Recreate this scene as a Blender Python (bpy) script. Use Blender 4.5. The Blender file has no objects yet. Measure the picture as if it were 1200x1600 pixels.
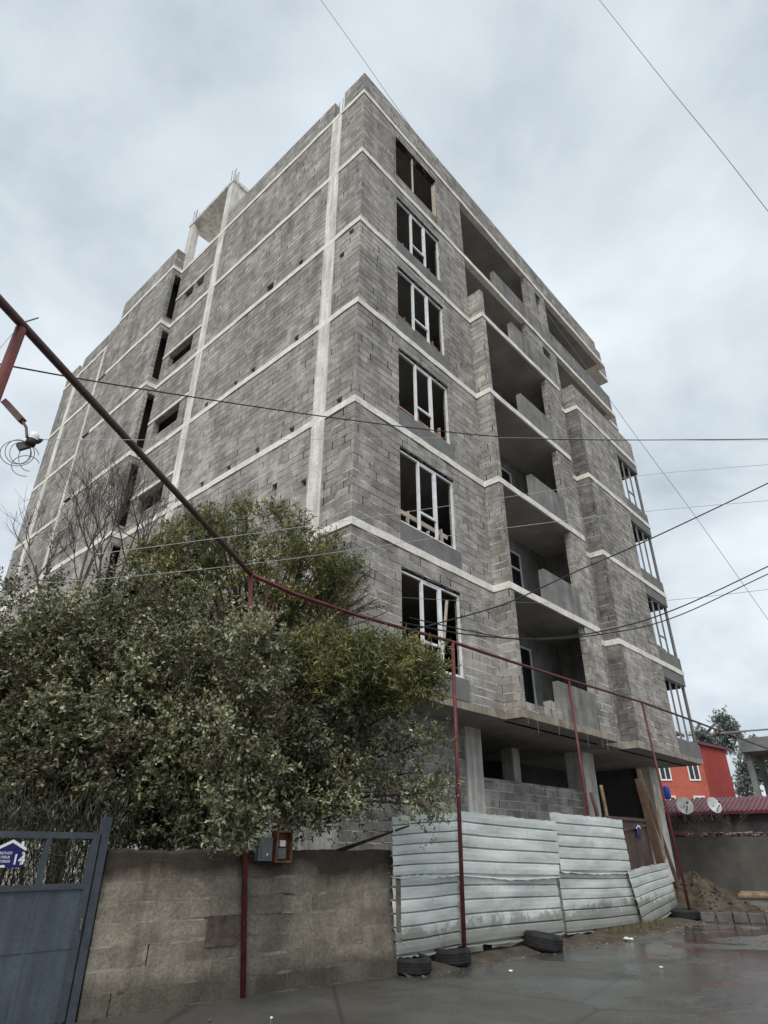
import bpy, math, random
import numpy as np
from mathutils import Vector, Matrix
random.seed(7); rng = np.random.default_rng(11)
scene = bpy.context.scene
COL = scene.collection
R_ = math.radians

# ---------------------------------------------------------------- camera
FPX = 973.15
CO = np.array([-8.2738, -8.4498, 1.5])
_y, _p, _r = R_(47.7622), R_(28.4954), R_(0.0638)
_F = np.array([math.sin(_y)*math.cos(_p), math.cos(_y)*math.cos(_p), math.sin(_p)])
_R = np.array([math.cos(_y), -math.sin(_y), 0.0]); _U = np.cross(_R, _F)
_R, _U = _R*math.cos(_r)+_U*math.sin(_r), -_R*math.sin(_r)+_U*math.cos(_r)
cam = bpy.data.cameras.new("camera"); camo = bpy.data.objects.new("camera", cam); COL.objects.link(camo)
cam.sensor_fit = 'VERTICAL'; cam.sensor_height = 24; cam.sensor_width = 18
cam.lens = 24*FPX/1600; cam.clip_end = 3000; cam.clip_start = 0.05
camo.matrix_world = Matrix([[_R[i], _U[i], -_F[i], CO[i]] for i in range(3)]+[[0, 0, 0, 1]])
scene.camera = camo
def _ray(u, v): return _F*FPX+_R*(u-600)-_U*(v-800)
def at(u, v, D):
    "a real point seen in direction (u,v) of the photograph, D metres away on the map"
    d = _ray(u, v); d = d/np.hypot(d[0], d[1]); return Vector(CO+d*D)

# ---------------------------------------------------------------- sky and light
w = bpy.data.worlds.new("World"); scene.world = w; w.use_nodes = True
nt = w.node_tree; nt.nodes.clear()
def N(nt, t, **k):
    n = nt.nodes.new(t)
    for a, b in k.items(): setattr(n, a, b)
    return n
sky = N(nt, 'ShaderNodeTexSky', sky_type='NISHITA', sun_disc=False)
SUN_EL, SUN_AZ = R_(48), R_(-122)          # azimuth measured from +Y towards +X
sky.sun_elevation = SUN_EL; sky.sun_rotation = SUN_AZ
bs = N(nt, 'ShaderNodeBackground'); bs.inputs[1].default_value = 0.1
nt.links.new(sky.outputs[0], bs.inputs[0])
tc = N(nt, 'ShaderNodeTexCoord'); sep = N(nt, 'ShaderNodeSeparateXYZ'); nt.links.new(tc.outputs['Generated'], sep.inputs[0])
zc = N(nt, 'ShaderNodeMath', operation='ADD'); nt.links.new(sep.outputs[2], zc.inputs[0]); zc.inputs[1].default_value = 0.35
cx = N(nt, 'ShaderNodeCombineXYZ')
for i in (0, 1):
    dv = N(nt, 'ShaderNodeMath', operation='DIVIDE'); nt.links.new(sep.outputs[i], dv.inputs[0]); nt.links.new(zc.outputs[0], dv.inputs[1])
    nt.links.new(dv.outputs[0], cx.inputs[i])
n1 = N(nt, 'ShaderNodeTexNoise'); n1.inputs['Scale'].default_value = 1.9; n1.inputs['Detail'].default_value = 7; n1.inputs['Roughness'].default_value = .5
n1.inputs['Distortion'].default_value = .35
mp = N(nt, 'ShaderNodeMapping'); mp.inputs['Location'].default_value = (2.3, 3.3, 0); mp.inputs['Scale'].default_value = (1.0, 1.0, 1)
nt.links.new(cx.outputs[0], mp.inputs[0]); nt.links.new(mp.outputs[0], n1.inputs['Vector'])
cr = N(nt, 'ShaderNodeValToRGB'); e = cr.color_ramp.elements
e[0].position = .26; e[0].color = (.235, .272, .305, 1); e[1].position = .72; e[1].color = (.535, .57, .60, 1)
m_ = cr.color_ramp.elements.new(.46); m_.color = (.385, .430, .468, 1)
n2 = N(nt, 'ShaderNodeTexNoise'); n2.inputs['Scale'].default_value = 4.6; n2.inputs['Detail'].default_value = 6; n2.inputs['Roughness'].default_value = .55; nt.links.new(mp.outputs[0], n2.inputs['Vector'])
cm = N(nt, 'ShaderNodeMath', operation='MULTIPLY_ADD'); nt.links.new(n2.outputs[0], cm.inputs[0]); cm.inputs[1].default_value = .42; cm.inputs[2].default_value = -.21
ca = N(nt, 'ShaderNodeMath', operation='ADD'); nt.links.new(n1.outputs[0], ca.inputs[0]); nt.links.new(cm.outputs[0], ca.inputs[1]); nt.links.new(ca.outputs[0], cr.inputs[0])
bc = N(nt, 'ShaderNodeBackground'); bc.inputs[1].default_value = 1.0; nt.links.new(cr.outputs[0], bc.inputs[0])
mx = N(nt, 'ShaderNodeMixShader'); mx.inputs[0].default_value = .96
nt.links.new(bs.outputs[0], mx.inputs[1]); nt.links.new(bc.outputs[0], mx.inputs[2])
wo = N(nt, 'ShaderNodeOutputWorld'); nt.links.new(mx.outputs[0], wo.inputs[0])
sl = bpy.data.lights.new("sun", 'SUN'); sl.energy = 1.5; sl.angle = R_(35); sl.color = (1, .97, .92)
so = bpy.data.objects.new("sun", sl); COL.objects.link(so)
sd = Vector((math.sin(SUN_AZ)*math.cos(SUN_EL), math.cos(SUN_AZ)*math.cos(SUN_EL), math.sin(SUN_EL)))
so.rotation_euler = sd.to_track_quat('Z', 'Y').to_euler(); so.location = (0, -20, 40)
vs = scene.view_settings; vs.view_transform = 'Standard'; vs.look = 'None'; vs.exposure = 0.8; vs.gamma = 1

# ---------------------------------------------------------------- helpers
class MB:
    def __init__(s): s.v = []; s.f = []
    def quad(s, *p):
        b = len(s.v); s.v += [tuple(q) for q in p]; s.f.append(tuple(range(b, b+len(p))))
    def box(s, x0, x1, y0, y1, z0, z1):
        b = len(s.v)
        s.v += [(x0, y0, z0), (x1, y0, z0), (x1, y1, z0), (x0, y1, z0), (x0, y0, z1), (x1, y0, z1), (x1, y1, z1), (x0, y1, z1)]
        s.f += [tuple(b+i for i in q) for q in ((0, 3, 2, 1), (4, 5, 6, 7), (0, 1, 5, 4), (1, 2, 6, 5), (2, 3, 7, 6), (3, 0, 4, 7))]
    def prism(s, poly, z0, z1):
        b = len(s.v); n = len(poly)
        s.v += [(x, y, z0) for x, y in poly]+[(x, y, z1) for x, y in poly]
        s.f.append(tuple(b+i for i in reversed(range(n)))); s.f.append(tuple(b+n+i for i in range(n)))
        for i in range(n):
            j = (i+1) % n; s.f.append((b+i, b+j, b+n+j, b+n+i))
    def beam(s, p, q, w, h, up=(0, 0, 1)):
        p = Vector(p); q = Vector(q); d = (q-p).normalized(); u = Vector(up)
        if abs(d.dot(u)) > .98: u = Vector((1, 0, 0))
        a = d.cross(u).normalized(); c = a.cross(d)
        b = len(s.v)
        for o in (p, q):
            for i, j in ((-1, -1), (1, -1), (1, 1), (-1, 1)): s.v.append(tuple(o+a*(w/2*i)+c*(h/2*j)))
        s.f += [tuple(b+i for i in q_) for q_ in ((0, 1, 2, 3), (7, 6, 5, 4), (0, 4, 5, 1), (1, 5, 6, 2), (2, 6, 7, 3), (3, 7, 4, 0))]
    def tube(s, pts, r, n=8, caps=True):
        pts = [Vector(p) for p in pts]; rs = r if isinstance(r, (list, tuple)) else [r]*len(pts)
        b = len(s.v); pa = None
        for i, p in enumerate(pts):
            d = (pts[min(i+1, len(pts)-1)]-pts[max(i-1, 0)]).normalized()
            a = pa if pa is not None else (Vector((0, 0, 1)) if abs(d.z) < .9 else Vector((1, 0, 0)))
            a = (a-d*a.dot(d)).normalized(); pa = a; c = d.cross(a)
            for k in range(n):
                t = 2*math.pi*k/n; s.v.append(tuple(p+(a*math.cos(t)+c*math.sin(t))*rs[i]))
        for i in range(len(pts)-1):
            for k in range(n):
                l = (k+1) % n; s.f.append((b+i*n+k, b+i*n+l, b+(i+1)*n+l, b+(i+1)*n+k))
        if caps:
            s.f.append(tuple(b+k for k in reversed(range(n)))); s.f.append(tuple(b+(len(pts)-1)*n+k for k in range(n)))
    def lathe(s, prof, c, ax=(0, 0, 1), n=24):
        ax = Vector(ax).normalized(); a = ax.orthogonal().normalized(); d = ax.cross(a); c = Vector(c); b = len(s.v); m = len(prof)
        for k in range(n):
            t = 2*math.pi*k/n; q = a*math.cos(t)+d*math.sin(t)
            for r, h in prof: s.v.append(tuple(c+q*r+ax*h))
        for k in range(n):
            l = (k+1) % n
            for i in range(m-1): s.f.append((b+k*m+i, b+l*m+i, b+l*m+i+1, b+k*m+i+1))
    def wall(s, ax, a0, a1, z0, z1, c, t, holes=()):
        "panel along x (at y=c) or along y (at x=c), thickness t, rectangular holes (a0,a1,z0,z1)"
        A = sorted({a0, a1, *[h[0] for h in holes], *[h[1] for h in holes]}); Z = sorted({z0, z1, *[h[2] for h in holes], *[h[3] for h in holes]})
        A = [a for a in A if a0 <= a <= a1]; Z = [z for z in Z if z0 <= z <= z1]
        P = (lambda a, d, z: (a, c+d, z)) if ax == 'x' else (lambda a, d, z: (c+d, a, z))
        def solid(i, j):
            if i < 0 or j < 0 or i >= len(A)-1 or j >= len(Z)-1: return False
            am, zm = (A[i]+A[i+1])/2, (Z[j]+Z[j+1])/2
            return not any(h[0] < am < h[1] and h[2] < zm < h[3] for h in holes)
        for i in range(len(A)-1):
            for j in range(len(Z)-1):
                if not solid(i, j): continue
                l, r, lo, hi = A[i], A[i+1], Z[j], Z[j+1]
                s.quad(P(l, 0, lo), P(r, 0, lo), P(r, 0, hi), P(l, 0, hi)); s.quad(P(r, t, lo), P(l, t, lo), P(l, t, hi), P(r, t, hi))
                if not solid(i-1, j): s.quad(P(l, 0, lo), P(l, 0, hi), P(l, t, hi), P(l, t, lo))
                if not solid(i+1, j): s.quad(P(r, 0, hi), P(r, 0, lo), P(r, t, lo), P(r, t, hi))
                if not solid(i, j-1): s.quad(P(l, 0, lo), P(l, t, lo), P(r, t, lo), P(r, 0, lo))
                if not solid(i, j+1): s.quad(P(l, 0, hi), P(r, 0, hi), P(r, t, hi), P(l, t, hi))
    def build(s, name, mat, parent=None, smooth=False):
        me = bpy.data.meshes.new(name); me.from_pydata(s.v, [], s.f); me.update()
        if smooth: me.polygons.foreach_set('use_smooth', [True]*len(me.polygons))
        me.materials.append(mat); o = bpy.data.objects.new(name, me); COL.objects.link(o)
        if parent: o.parent = parent
        return o
def split_mb(mb):
    "separate pieces (faces that share corner positions stay together)"
    key = {}; par = list(range(len(mb.v)))
    def find(i):
        while par[i] != i: par[i] = par[par[i]]; i = par[i]
        return i
    for i, p in enumerate(mb.v):
        k = tuple(round(c, 4) for c in p)
        if k in key: par[find(i)] = find(key[k])
        else: key[k] = i
    for f in mb.f:
        for j in f[1:]: par[find(j)] = find(f[0])
    out = {}
    for f in mb.f:
        r_ = find(f[0]); n = out.setdefault(r_, (MB(), {})); q = []
        for j in f:
            if j not in n[1]: n[1][j] = len(n[0].v); n[0].v.append(mb.v[j])
            q.append(n[1][j])
        n[0].f.append(tuple(q))
    return [n[0] for n in out.values()]
def tag(o, label=None, cat=None, group=None, kind=None):
    if label: o['label'] = label
    if cat: o['category'] = cat
    if group: o['group'] = group
    if kind: o['kind'] = kind
    return o
def thing(name, label, cat, group=None, loc=(0, 0, 0)):
    o = bpy.data.objects.new(name, None); o.empty_display_size = .1; COL.objects.link(o); o.location = loc
    return tag(o, label, cat, group)
def rebase(o, base):
    "move a thing's origin to its base, parts stay where they are"
    o.location = base
    for c in o.children: c.location = c.location-Vector(base)

# ---------------------------------------------------------------- materials
class Mat:
    def __init__(s, name, rough=.8, spec=.3, metal=0):
        s.m = bpy.data.materials.new(name); s.m.use_nodes = True; s.nt = s.m.node_tree
        s.b = s.nt.nodes['Principled BSDF']; s.b.inputs['Roughness'].default_value = rough
        s.b.inputs['Specular IOR Level'].default_value = spec; s.b.inputs['Metallic'].default_value = metal
        s.tc = None
    def put(s, sock, v):
        if v is None: return
        if isinstance(v, (int, float)):
            if hasattr(sock.default_value, '__len__'): sock.default_value = (v,)*len(sock.default_value)
            else: sock.default_value = v
        elif isinstance(v, tuple): sock.default_value = v if len(v) == len(sock.default_value) else (*v, 1)
        else: s.nt.links.new(v, sock)
    def co(s):
        if not s.tc: s.tc = s.nt.nodes.new('ShaderNodeTexCoord')
        return s.tc.outputs['Object']
    def math(s, op, a, b=None, c=None):
        n = s.nt.nodes.new('ShaderNodeMath'); n.operation = op
        for i, x in enumerate((a, b, c)): s.put(n.inputs[i], x)
        return n.outputs[0]
    def noise(s, scale, detail=4, rough=.55, vec=None, sc=None, dist=0):
        v = vec or s.co()
        if sc:
            m = s.nt.nodes.new('ShaderNodeMapping'); m.inputs['Scale'].default_value = sc; s.nt.links.new(v, m.inputs[0]); v = m.outputs[0]
        n = s.nt.nodes.new('ShaderNodeTexNoise'); n.inputs['Scale'].default_value = scale; n.inputs['Detail'].default_value = detail
        n.inputs['Roughness'].default_value = rough; n.inputs['Distortion'].default_value = dist; s.nt.links.new(v, n.inputs['Vector']); return n.outputs[0]
    def ramp(s, f, *st):
        n = s.nt.nodes.new('ShaderNodeValToRGB'); el = n.color_ramp.elements
        while len(el) < len(st): el.new(.5)
        for k, (p, c) in enumerate(st):
            el[k].position = p; el[k].color = (c, c, c, 1) if isinstance(c, (int, float)) else (*c, 1)
        s.put(n.inputs[0], f); return n.outputs[0]
    def mix(s, f, a, b, mode='MIX'):
        n = s.nt.nodes.new('ShaderNodeMix'); n.data_type = 'RGBA'; n.blend_type = mode
        s.put(n.inputs[0], f); s.put(n.inputs[6], a); s.put(n.inputs[7], b); return n.outputs[2]
    def col(s, c): s.put(s.b.inputs['Base Color'], c); return s
    def bump(s, h, st=.5, dist=.01):
        n = s.nt.nodes.new('ShaderNodeBump'); n.inputs['Strength'].default_value = st; n.inputs['Distance'].default_value = dist
        s.put(n.inputs['Height'], h); s.nt.links.new(n.outputs[0], s.b.inputs['Normal']); return s
    def sepxyz(s, v):
        n = s.nt.nodes.new('ShaderNodeSeparateXYZ'); s.nt.links.new(v, n.inputs[0]); return n.outputs
    def comb(s, a, b, c=0.0):
        n = s.nt.nodes.new('ShaderNodeCombineXYZ')
        for i, x in enumerate((a, b, c)): s.put(n.inputs[i], x)
        return n.outputs[0]
    def white(s, v):
        n = s.nt.nodes.new('ShaderNodeTexWhiteNoise'); n.noise_dimensions = '3D'; s.nt.links.new(v, n.inputs['Vector']); return n.outputs
def blocks(name, c0, c1, pale, dark, open_joint=.25, z_off=4.51, bh=.206, bl=.41, palebias=0.0, stain=None, fade=.36, vstr=.45, hmin=.45, hw=1.0, bst=.8):
    "laid concrete blocks: rows, staggered joints, some joints open, some smeared with mortar"
    M = Mat(name, .92, .15); P = M.sepxyz(M.co())
    g = M.nt.nodes.new('ShaderNodeNewGeometry'); Nn = M.sepxyz(g.outputs['True Normal'])
    side = M.math('GREATER_THAN', M.math('ABSOLUTE', Nn[0]), .5)
    u = M.math('ADD', M.math('MULTIPLY', P[0], M.math('SUBTRACT', 1, side)), M.math('MULTIPLY', P[1], side))
    wob = M.math('MULTIPLY', M.math('SUBTRACT', M.noise(1.7, 3), .5), .05)
    wob2 = M.math('MULTIPLY', M.math('SUBTRACT', M.noise(9, 3), .5), .03)
    z = M.math('ADD', M.math('ADD', P[2], wob), wob2); u = M.math('ADD', u, wob2)
    v = M.math('DIVIDE', M.math('SUBTRACT', z, z_off), bh); row = M.math('FLOOR', v)
    rr = M.white(M.comb(row, side, 3.3))[0]
    uu = M.math('ADD', M.math('DIVIDE', u, bl), M.math('ADD', M.math('MULTIPLY', row, .5), M.math('MULTIPLY', rr, .35)))
    colm = M.math('FLOOR', uu); fu = M.math('FRACT', uu); fv = M.math('FRACT', v)
    du = M.math('MULTIPLY', M.math('MINIMUM', fu, M.math('SUBTRACT', 1, fu)), bl)
    dv = M.math('MULTIPLY', M.math('MINIMUM', fv, M.math('SUBTRACT', 1, fv)), bh)
    near = M.math('ROUND', uu)
    wn = M.white(M.comb(colm, row, side)); rnd = wn[0]
    jr = M.white(M.comb(near, row, M.math('ADD', side, 7.7)))[0]
    hr = M.white(M.comb(M.math('FLOOR', M.math('MULTIPLY', uu, 1.3)), M.math('ROUND', v), 5.1))[0]
    opn = M.math('LESS_THAN', jr, open_joint)
    wv = M.math('ADD', .005, M.math('MULTIPLY', opn, M.math('MULTIPLY', jr, .045)))
    mv = M.math('LESS_THAN', du, wv)
    mh = M.math('LESS_THAN', dv, M.math('ADD', .005*hw, M.math('MULTIPLY', hr, .008*hw)))
    keep = M.ramp(M.noise(1.9, 4, .6), (fade, 0.0), (fade+.12, 1.0))
    mort = M.math('MAXIMUM', M.math('MULTIPLY', mv, M.math('MAXIMUM', M.math('MULTIPLY', vstr, keep), opn)), M.math('MULTIPLY', mh, M.math('ADD', hmin, M.math('MULTIPLY', keep, 1-hmin))))
    zone = M.math('ADD', M.noise(.45, 4, .6), palebias)
    lo = M.math('MULTIPLY', M.math('SUBTRACT', 9.5, P[2]), .022)
    pm = M.ramp(M.math('ADD', zone, M.math('ADD', M.math('MULTIPLY', M.math('SUBTRACT', hr, .5), .35), M.math('MAXIMUM', lo, -.12))), (.52, 0.0), (.62, 1.0))
    mcol = M.mix(pm, dark, pale)
    mcol = M.mix(M.math('MULTIPLY', opn, mv), mcol, (.012, .012, .013))
    base = M.mix(M.math('ADD', M.math('MULTIPLY', rnd, .55), M.math('MULTIPLY', M.math('SUBTRACT', M.noise(3.1, 5, .65, sc=(1, 1, 2.2)), .28), 1.0)), c0, c1)
    sm = M.ramp(M.noise(5, 4, .7), (.60, 0.0), (.72, .55)); base = M.mix(M.math('MULTIPLY', sm, pm), base, pale)
    big = M.mix(1.0, M.ramp(M.noise(.5, 6, .68), (.3, .64), (.68, 1.25)), M.ramp(M.noise(2.3, 5, .7), (.3, .74), (.7, 1.22)), 'MULTIPLY'); fine = M.ramp(M.noise(26, 4, .75), (.25, .55), (.8, 1.38))
    streak = M.ramp(M.noise(1.3, 4, .6, sc=(1.6, 1.6, .16)), (.35, .78), (.62, 1.08))
    base = M.mix(1.0, base, big, 'MULTIPLY'); base = M.mix(1.0, base, fine, 'MULTIPLY'); base = M.mix(1.0, base, streak, 'MULTIPLY')
    c = M.mix(mort, base, mcol)
    if stain: c = stain(M, c, P)
    M.col(c)
    h = M.math('SUBTRACT', M.math('ADD', M.math('MULTIPLY', M.noise(40, 3), .25), M.math('MULTIPLY', rnd, .5)), M.math('MULTIPLY', mort, M.math('ADD', .5, M.math('MULTIPLY', opn, 1.5))))
    M.bump(h, bst, .014); return M.m
def plain(name, c0, c1, scale=3, rough=.85, bumpst=.4, streaks=False, spec=.25, metal=0, fine=30):
    M = Mat(name, rough, spec, metal)
    c = M.mix(M.ramp(M.noise(scale, 6, .62), (.32, 0.0), (.68, 1.0)), c0, c1)
    c = M.mix(1.0, c, M.ramp(M.noise(fine, 4, .7), (.25, .78), (.8, 1.18)), 'MULTIPLY')
    if streaks: c = M.mix(1.0, c, M.ramp(M.noise(2.2, 5, .65, sc=(2.2, 2.2, .18)), (.36, .68), (.6, 1.06)), 'MULTIPLY')
    M.col(c)
    if bumpst: M.bump(M.noise(fine, 5, .65), bumpst, .01)
    return M.m
BLOCK = blocks('concrete_blocks', (.225, .210, .190), (.50, .472, .43), (.64, .61, .57), (.045, .043, .04), .24, hmin=.55, hw=1.05)
BLOCKD = blocks('dark_blocks', (.13, .125, .118), (.30, .285, .265), (.5, .48, .44), (.04, .038, .035), .2, hmin=.4)  # darker tone of the blocks, used on the right bay's return face
def garden_stain(M, c, P):
    top = M.math('MULTIPLY', M.math('SUBTRACT', M.math('ADD', P[2], M.math('MULTIPLY', M.math('SUBTRACT', M.noise(1.3, 5), .5), .55)), 1.12), 5)
    damp = M.ramp(top, (0.0, 0.0), (1.0, .86))
    low = M.ramp(M.math('ADD', P[2], M.math('MULTIPLY', M.noise(2, 4), -.35)), (0.0, .62), (.16, 0.0))
    c = M.mix(damp, c, (.028, .021, .016)); return M.mix(low, c, (.034, .032, .024))
GBLOCK = blocks('render_smeared_blocks', (.16, .14, .11), (.31, .275, .22), (.32, .29, .24), (.06, .052, .042), .05, 0, .2, .42, .05, garden_stain, .50, .6, .12, 1.7, 1.8)
CONC = plain('poured_concrete', (.52, .50, .46), (.78, .75, .70), 1.6, .85, .3, True)
BAND = plain('bare_slab_edge', (.62, .58, .52), (.88, .84, .77), 2.6, .85, .6, False, fine=18)
COLM = plain('pale_cast_column', (.58, .55, .50), (.84, .81, .75), 1.4, .85, .5, True, fine=14)
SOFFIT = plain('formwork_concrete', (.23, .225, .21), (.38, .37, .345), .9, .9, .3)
PLASTER = plain('grey_cement_plaster', (.14, .138, .135), (.22, .218, .21), 2, .9, .3)
PARA = plain('rendered_parapet', (.15, .147, .14), (.29, .28, .265), 1.5, .92, .4, True)
STAINC = plain('rust_stained_concrete', (.21, .18, .14), (.42, .375, .315), 1.8, .9, .3, True)
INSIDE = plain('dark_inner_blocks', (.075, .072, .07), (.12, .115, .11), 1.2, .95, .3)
PVC = plain('white_window_frame', (.72, .73, .74), (.82, .82, .82), 2, .4, 0, fine=8)
GREYPVC = plain('grey_window_frame', (.15, .155, .165), (.24, .245, .25), 3, .5, 0, fine=8)
WOOD = plain('rough_lumber', (.13, .085, .055), (.30, .22, .15), 4, .8, .4)
PALEWOOD = plain('pale_planks', (.42, .35, .28), (.58, .50, .42), 5, .8, .3)
RUSTWOOD = plain('weathered_brown_timber', (.06, .036, .025), (.15, .095, .065), 3, .85, .5)
REDLATH = plain('reddish_laths', (.36, .20, .17), (.52, .36, .32), 4, .8, .2)
RED = plain('dark_red_paint', (.075, .014, .015), (.15, .032, .030), 7, .55, .25, spec=.4)
DARKPIPE = plain('wet_rusty_brown_pipe', (.055, .028, .025), (.12, .06, .05), 8, .5, .2, spec=.4)
STEEL = plain('rebar_steel', (.10, .085, .075), (.2, .17, .15), 5, .7, .2)
CABLE = plain('black_cable', (.02, .02, .022), (.04, .04, .042), 5, .6, 0)
PALECABLE = plain('pale_cable', (.42, .43, .44), (.5, .5, .5), 5, .6, 0)
GREYCABLE = plain('thin_grey_cable', (.16, .17, .18), (.22, .22, .23), 5, .6, 0)
RUBBER = plain('tyre_rubber', (.012, .012, .013), (.03, .03, .032), 6, .7, .4)
GATEM = plain('blue_grey_gate_paint', (.055, .070, .090), (.085, .103, .128), 1.6, .42, .15, True, spec=.45)
GATEF = plain('gate_frame_paint', (.045, .055, .068), (.075, .088, .10), 4, .5, .15)
BARK = plain('brown_bark', (.035, .024, .018), (.085, .06, .045), 9, .9, .8)
TWIG = plain('grey_purple_twig_bark', (.075, .055, .05), (.13, .10, .09), 9, .9, .4)
WHITE = plain('white_enamel', (.76, .77, .78), (.82, .82, .82), 4, .4, 0)
BLUE = plain('dark_blue_enamel', (.012, .014, .10), (.018, .02, .13), 4, .35, 0)
BLUEP = plain('blue_plastic', (.02, .05, .35), (.04, .09, .45), 4, .4, 0)
DISH = plain('dirty_white_dish', (.36, .37, .36), (.62, .63, .62), 5, .6, .2)
GREYBOX = plain('grey_plastic_box', (.10, .105, .105), (.17, .175, .175), 5, .5, .1)
ORANGE = plain('orange_painted_metal', (.09, .04, .025), (.24, .12, .07), 5, .6, .2)
GLASSD = Mat('dark_window_glass', .06, .6).col((.015, .018, .022)).m
RETAIN = plain('grey_retaining_plaster', (.075, .070, .062), (.125, .118, .105), 1.0, .9, .6)
SHEDW = plain('dark_shed_wall', (.05, .045, .045), (.11, .10, .095), 1.5, .9, .4)
ROOFR = plain('maroon_roof_sheet', (.085, .012, .022), (.14, .022, .035), 1.2, .45, .1, spec=.4)
ORED = plain('lit_red_render', (.40, .095, .065), (.50, .14, .095), .4, .8, .1, fine=6)  # window face of the red house, its lit look put into the colour
DRED = plain('shaded_red_render', (.34, .055, .045), (.42, .08, .065), .4, .8, .1, fine=6)  # end face of the same house, its shade painted in as a deeper red
FARC = plain('far_grey_concrete', (.12, .127, .122), (.22, .23, .22), .5, .9, .1, fine=5)
DUST = plain('sand_and_gravel', (.045, .036, .027), (.105, .085, .064), 3, .95, 1.0, fine=14)
KERBM = plain('kerb_concrete', (.07, .066, .062), (.14, .135, .128), 4, .9, .6)
RUSTM = plain('rusty_sheet_metal', (.055, .035, .03), (.13, .09, .08), 2, .7, .3, True)
PEBBLE = plain('mixed_rubble', (.06, .05, .04), (.28, .25, .21), 3, .9, .5)
def galv():
    M = Mat('dull_green_white_galvanised', .42, .4, .25)
    c = M.mix(M.ramp(M.noise(1.6, 6, .6, sc=(.6, 1, 3)), (.3, 0.0), (.7, 1.0)), (.41, .445, .42), (.74, .775, .735))
    c = M.mix(M.ramp(M.noise(3.4, 6, .72, sc=(1, 1, .6)), (.60, 0.0), (.70, .5)), c, (.26, .29, .28))
    c = M.mix(M.ramp(M.noise(9, 5, .7), (.68, 0.0), (.74, .7)), c, (.17, .11, .07))
    P = M.sepxyz(M.co())
    mud = M.ramp(M.math('ADD', P[2], M.math('MULTIPLY', M.noise(4, 6, .7), -.9)), (0.0, .6), (.12, 0.0)); c = M.mix(mud, c, (.15, .13, .10))
    run = M.ramp(M.noise(3, 5, .7, sc=(3, 1, .25)), (.62, 0.0), (.72, .55)); c = M.mix(run, c, (.27, .23, .18))
    vo = M.nt.nodes.new('ShaderNodeTexVoronoi'); vo.inputs['Scale'].default_value = 4.2; M.nt.links.new(M.co(), vo.inputs['Vector'])
    c = M.mix(M.ramp(vo.outputs['Distance'], (.035, .9), (.06, 0.0)), c, (.10, .075, .06))
    M.col(c).bump(M.math('ADD', M.noise(2.2, 4), M.math('MULTIPLY', M.noise(9, 4), .25)), .45, .03); return M.m
GALV = galv()
def wet_road(name, dry, wet, scale, patch=True):
    M = Mat(name, .5, .65); P = M.sepxyz(M.co())
    n = M.noise(.55, 7, .62, dist=.5); pud = M.math('MULTIPLY', M.ramp(n, (.455, 0.0), (.50, 1.0)), M.ramp(M.math('DIVIDE', M.math('ADD', P[0], 3.0), 9.0), (0.0, .35), (1.0, 1.0)))
    fine = M.noise(60, 4, .7)
    c = M.mix(M.ramp(M.noise(1.2, 6, .65), (.3, 0.0), (.7, 1.0)), dry, wet)
    if patch:
        rp = M.math('MULTIPLY', M.ramp(M.noise(1.1, 5, .6), (.50, 0.0), (.56, 1.0)), M.ramp(M.math('SUBTRACT', M.math('ADD', P[0], M.math('MULTIPLY', P[1], -1)), 6.4), (0.0, 0.0), (.6, 1.0)))
        c = M.mix(M.math('MULTIPLY', rp, .75), c, (.10, .045, .035))
        vo = M.nt.nodes.new('ShaderNodeTexVoronoi'); vo.feature = 'DISTANCE_TO_EDGE'; vo.inputs['Scale'].default_value = .32; M.nt.links.new(M.co(), vo.inputs['Vector'])
        ck = M.ramp(vo.outputs['Distance'], (.0, 1.0), (.012, 0.0)); c = M.mix(M.math('MULTIPLY', ck, .6), c, (.018, .018, .018))
    c = M.mix(1.0, c, M.ramp(fine, (.25, .75), (.8, 1.25)), 'MULTIPLY')
    M.col(c); M.put(M.b.inputs['Roughness'], M.math('SUBTRACT', .44, M.math('MULTIPLY', pud, .36)))
    M.bump(M.math('MULTIPLY', M.math('ADD', fine, M.math('MULTIPLY', M.noise(5, 4), 2.5)), M.math('SUBTRACT', 1.0, M.math('MULTIPLY', pud, .9))), .5, .012); return M.m
ROAD = wet_road('wet_worn_road', (.052, .050, .045), (.10, .097, .088), 1)
EARTH = wet_road('wet_earth', (.09, .085, .075), (.16, .15, .135), 1, False)
def leafmat(name, *st, trans=.25, rough=.42):
    M = Mat(name, rough, .45); a = M.nt.nodes.new('ShaderNodeAttribute'); a.attribute_name = 'tint'
    c = M.ramp(a.outputs['Fac'], *st); M.col(c)
    tr = M.nt.nodes.new('ShaderNodeBsdfTranslucent'); M.nt.links.new(c, tr.inputs[0])
    mx = M.nt.nodes.new('ShaderNodeMixShader'); mx.inputs[0].default_value = trans
    out = M.nt.nodes['Material Output']; M.nt.links.new(M.b.outputs[0], mx.inputs[1]); M.nt.links.new(tr.outputs[0], mx.inputs[2]); M.nt.links.new(mx.outputs[0], out.inputs[0])
    return M.m
LEAF_A = leafmat('grey_green_leaf', (0, (.12, .075, .05)), (.10, (.045, .050, .025)), (.42, (.14, .148, .078)), (.70, (.30, .315, .18)), (.92, (.55, .57, .38)), (1, (.26, .16, .08)))
LEAF_B = leafmat('yellow_green_narrow_leaf', (0, (.035, .046, .020)), (.45, (.14, .15, .055)), (.8, (.33, .31, .11)), (1, (.40, .24, .09)))
LEAF_C = leafmat('dark_strap_leaf', (0, (.020, .024, .014)), (.6, (.055, .06, .035)), (.9, (.12, .125, .075)), (1, (.22, .21, .15)))
LEAF_E = leafmat('eucalyptus_leaf', (0, (.10, .125, .105)), (1, (.24, .27, .225)))
GRASS = leafmat('dry_grass', (0, (.08, .07, .03)), (1, (.22, .19, .10)))

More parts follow.
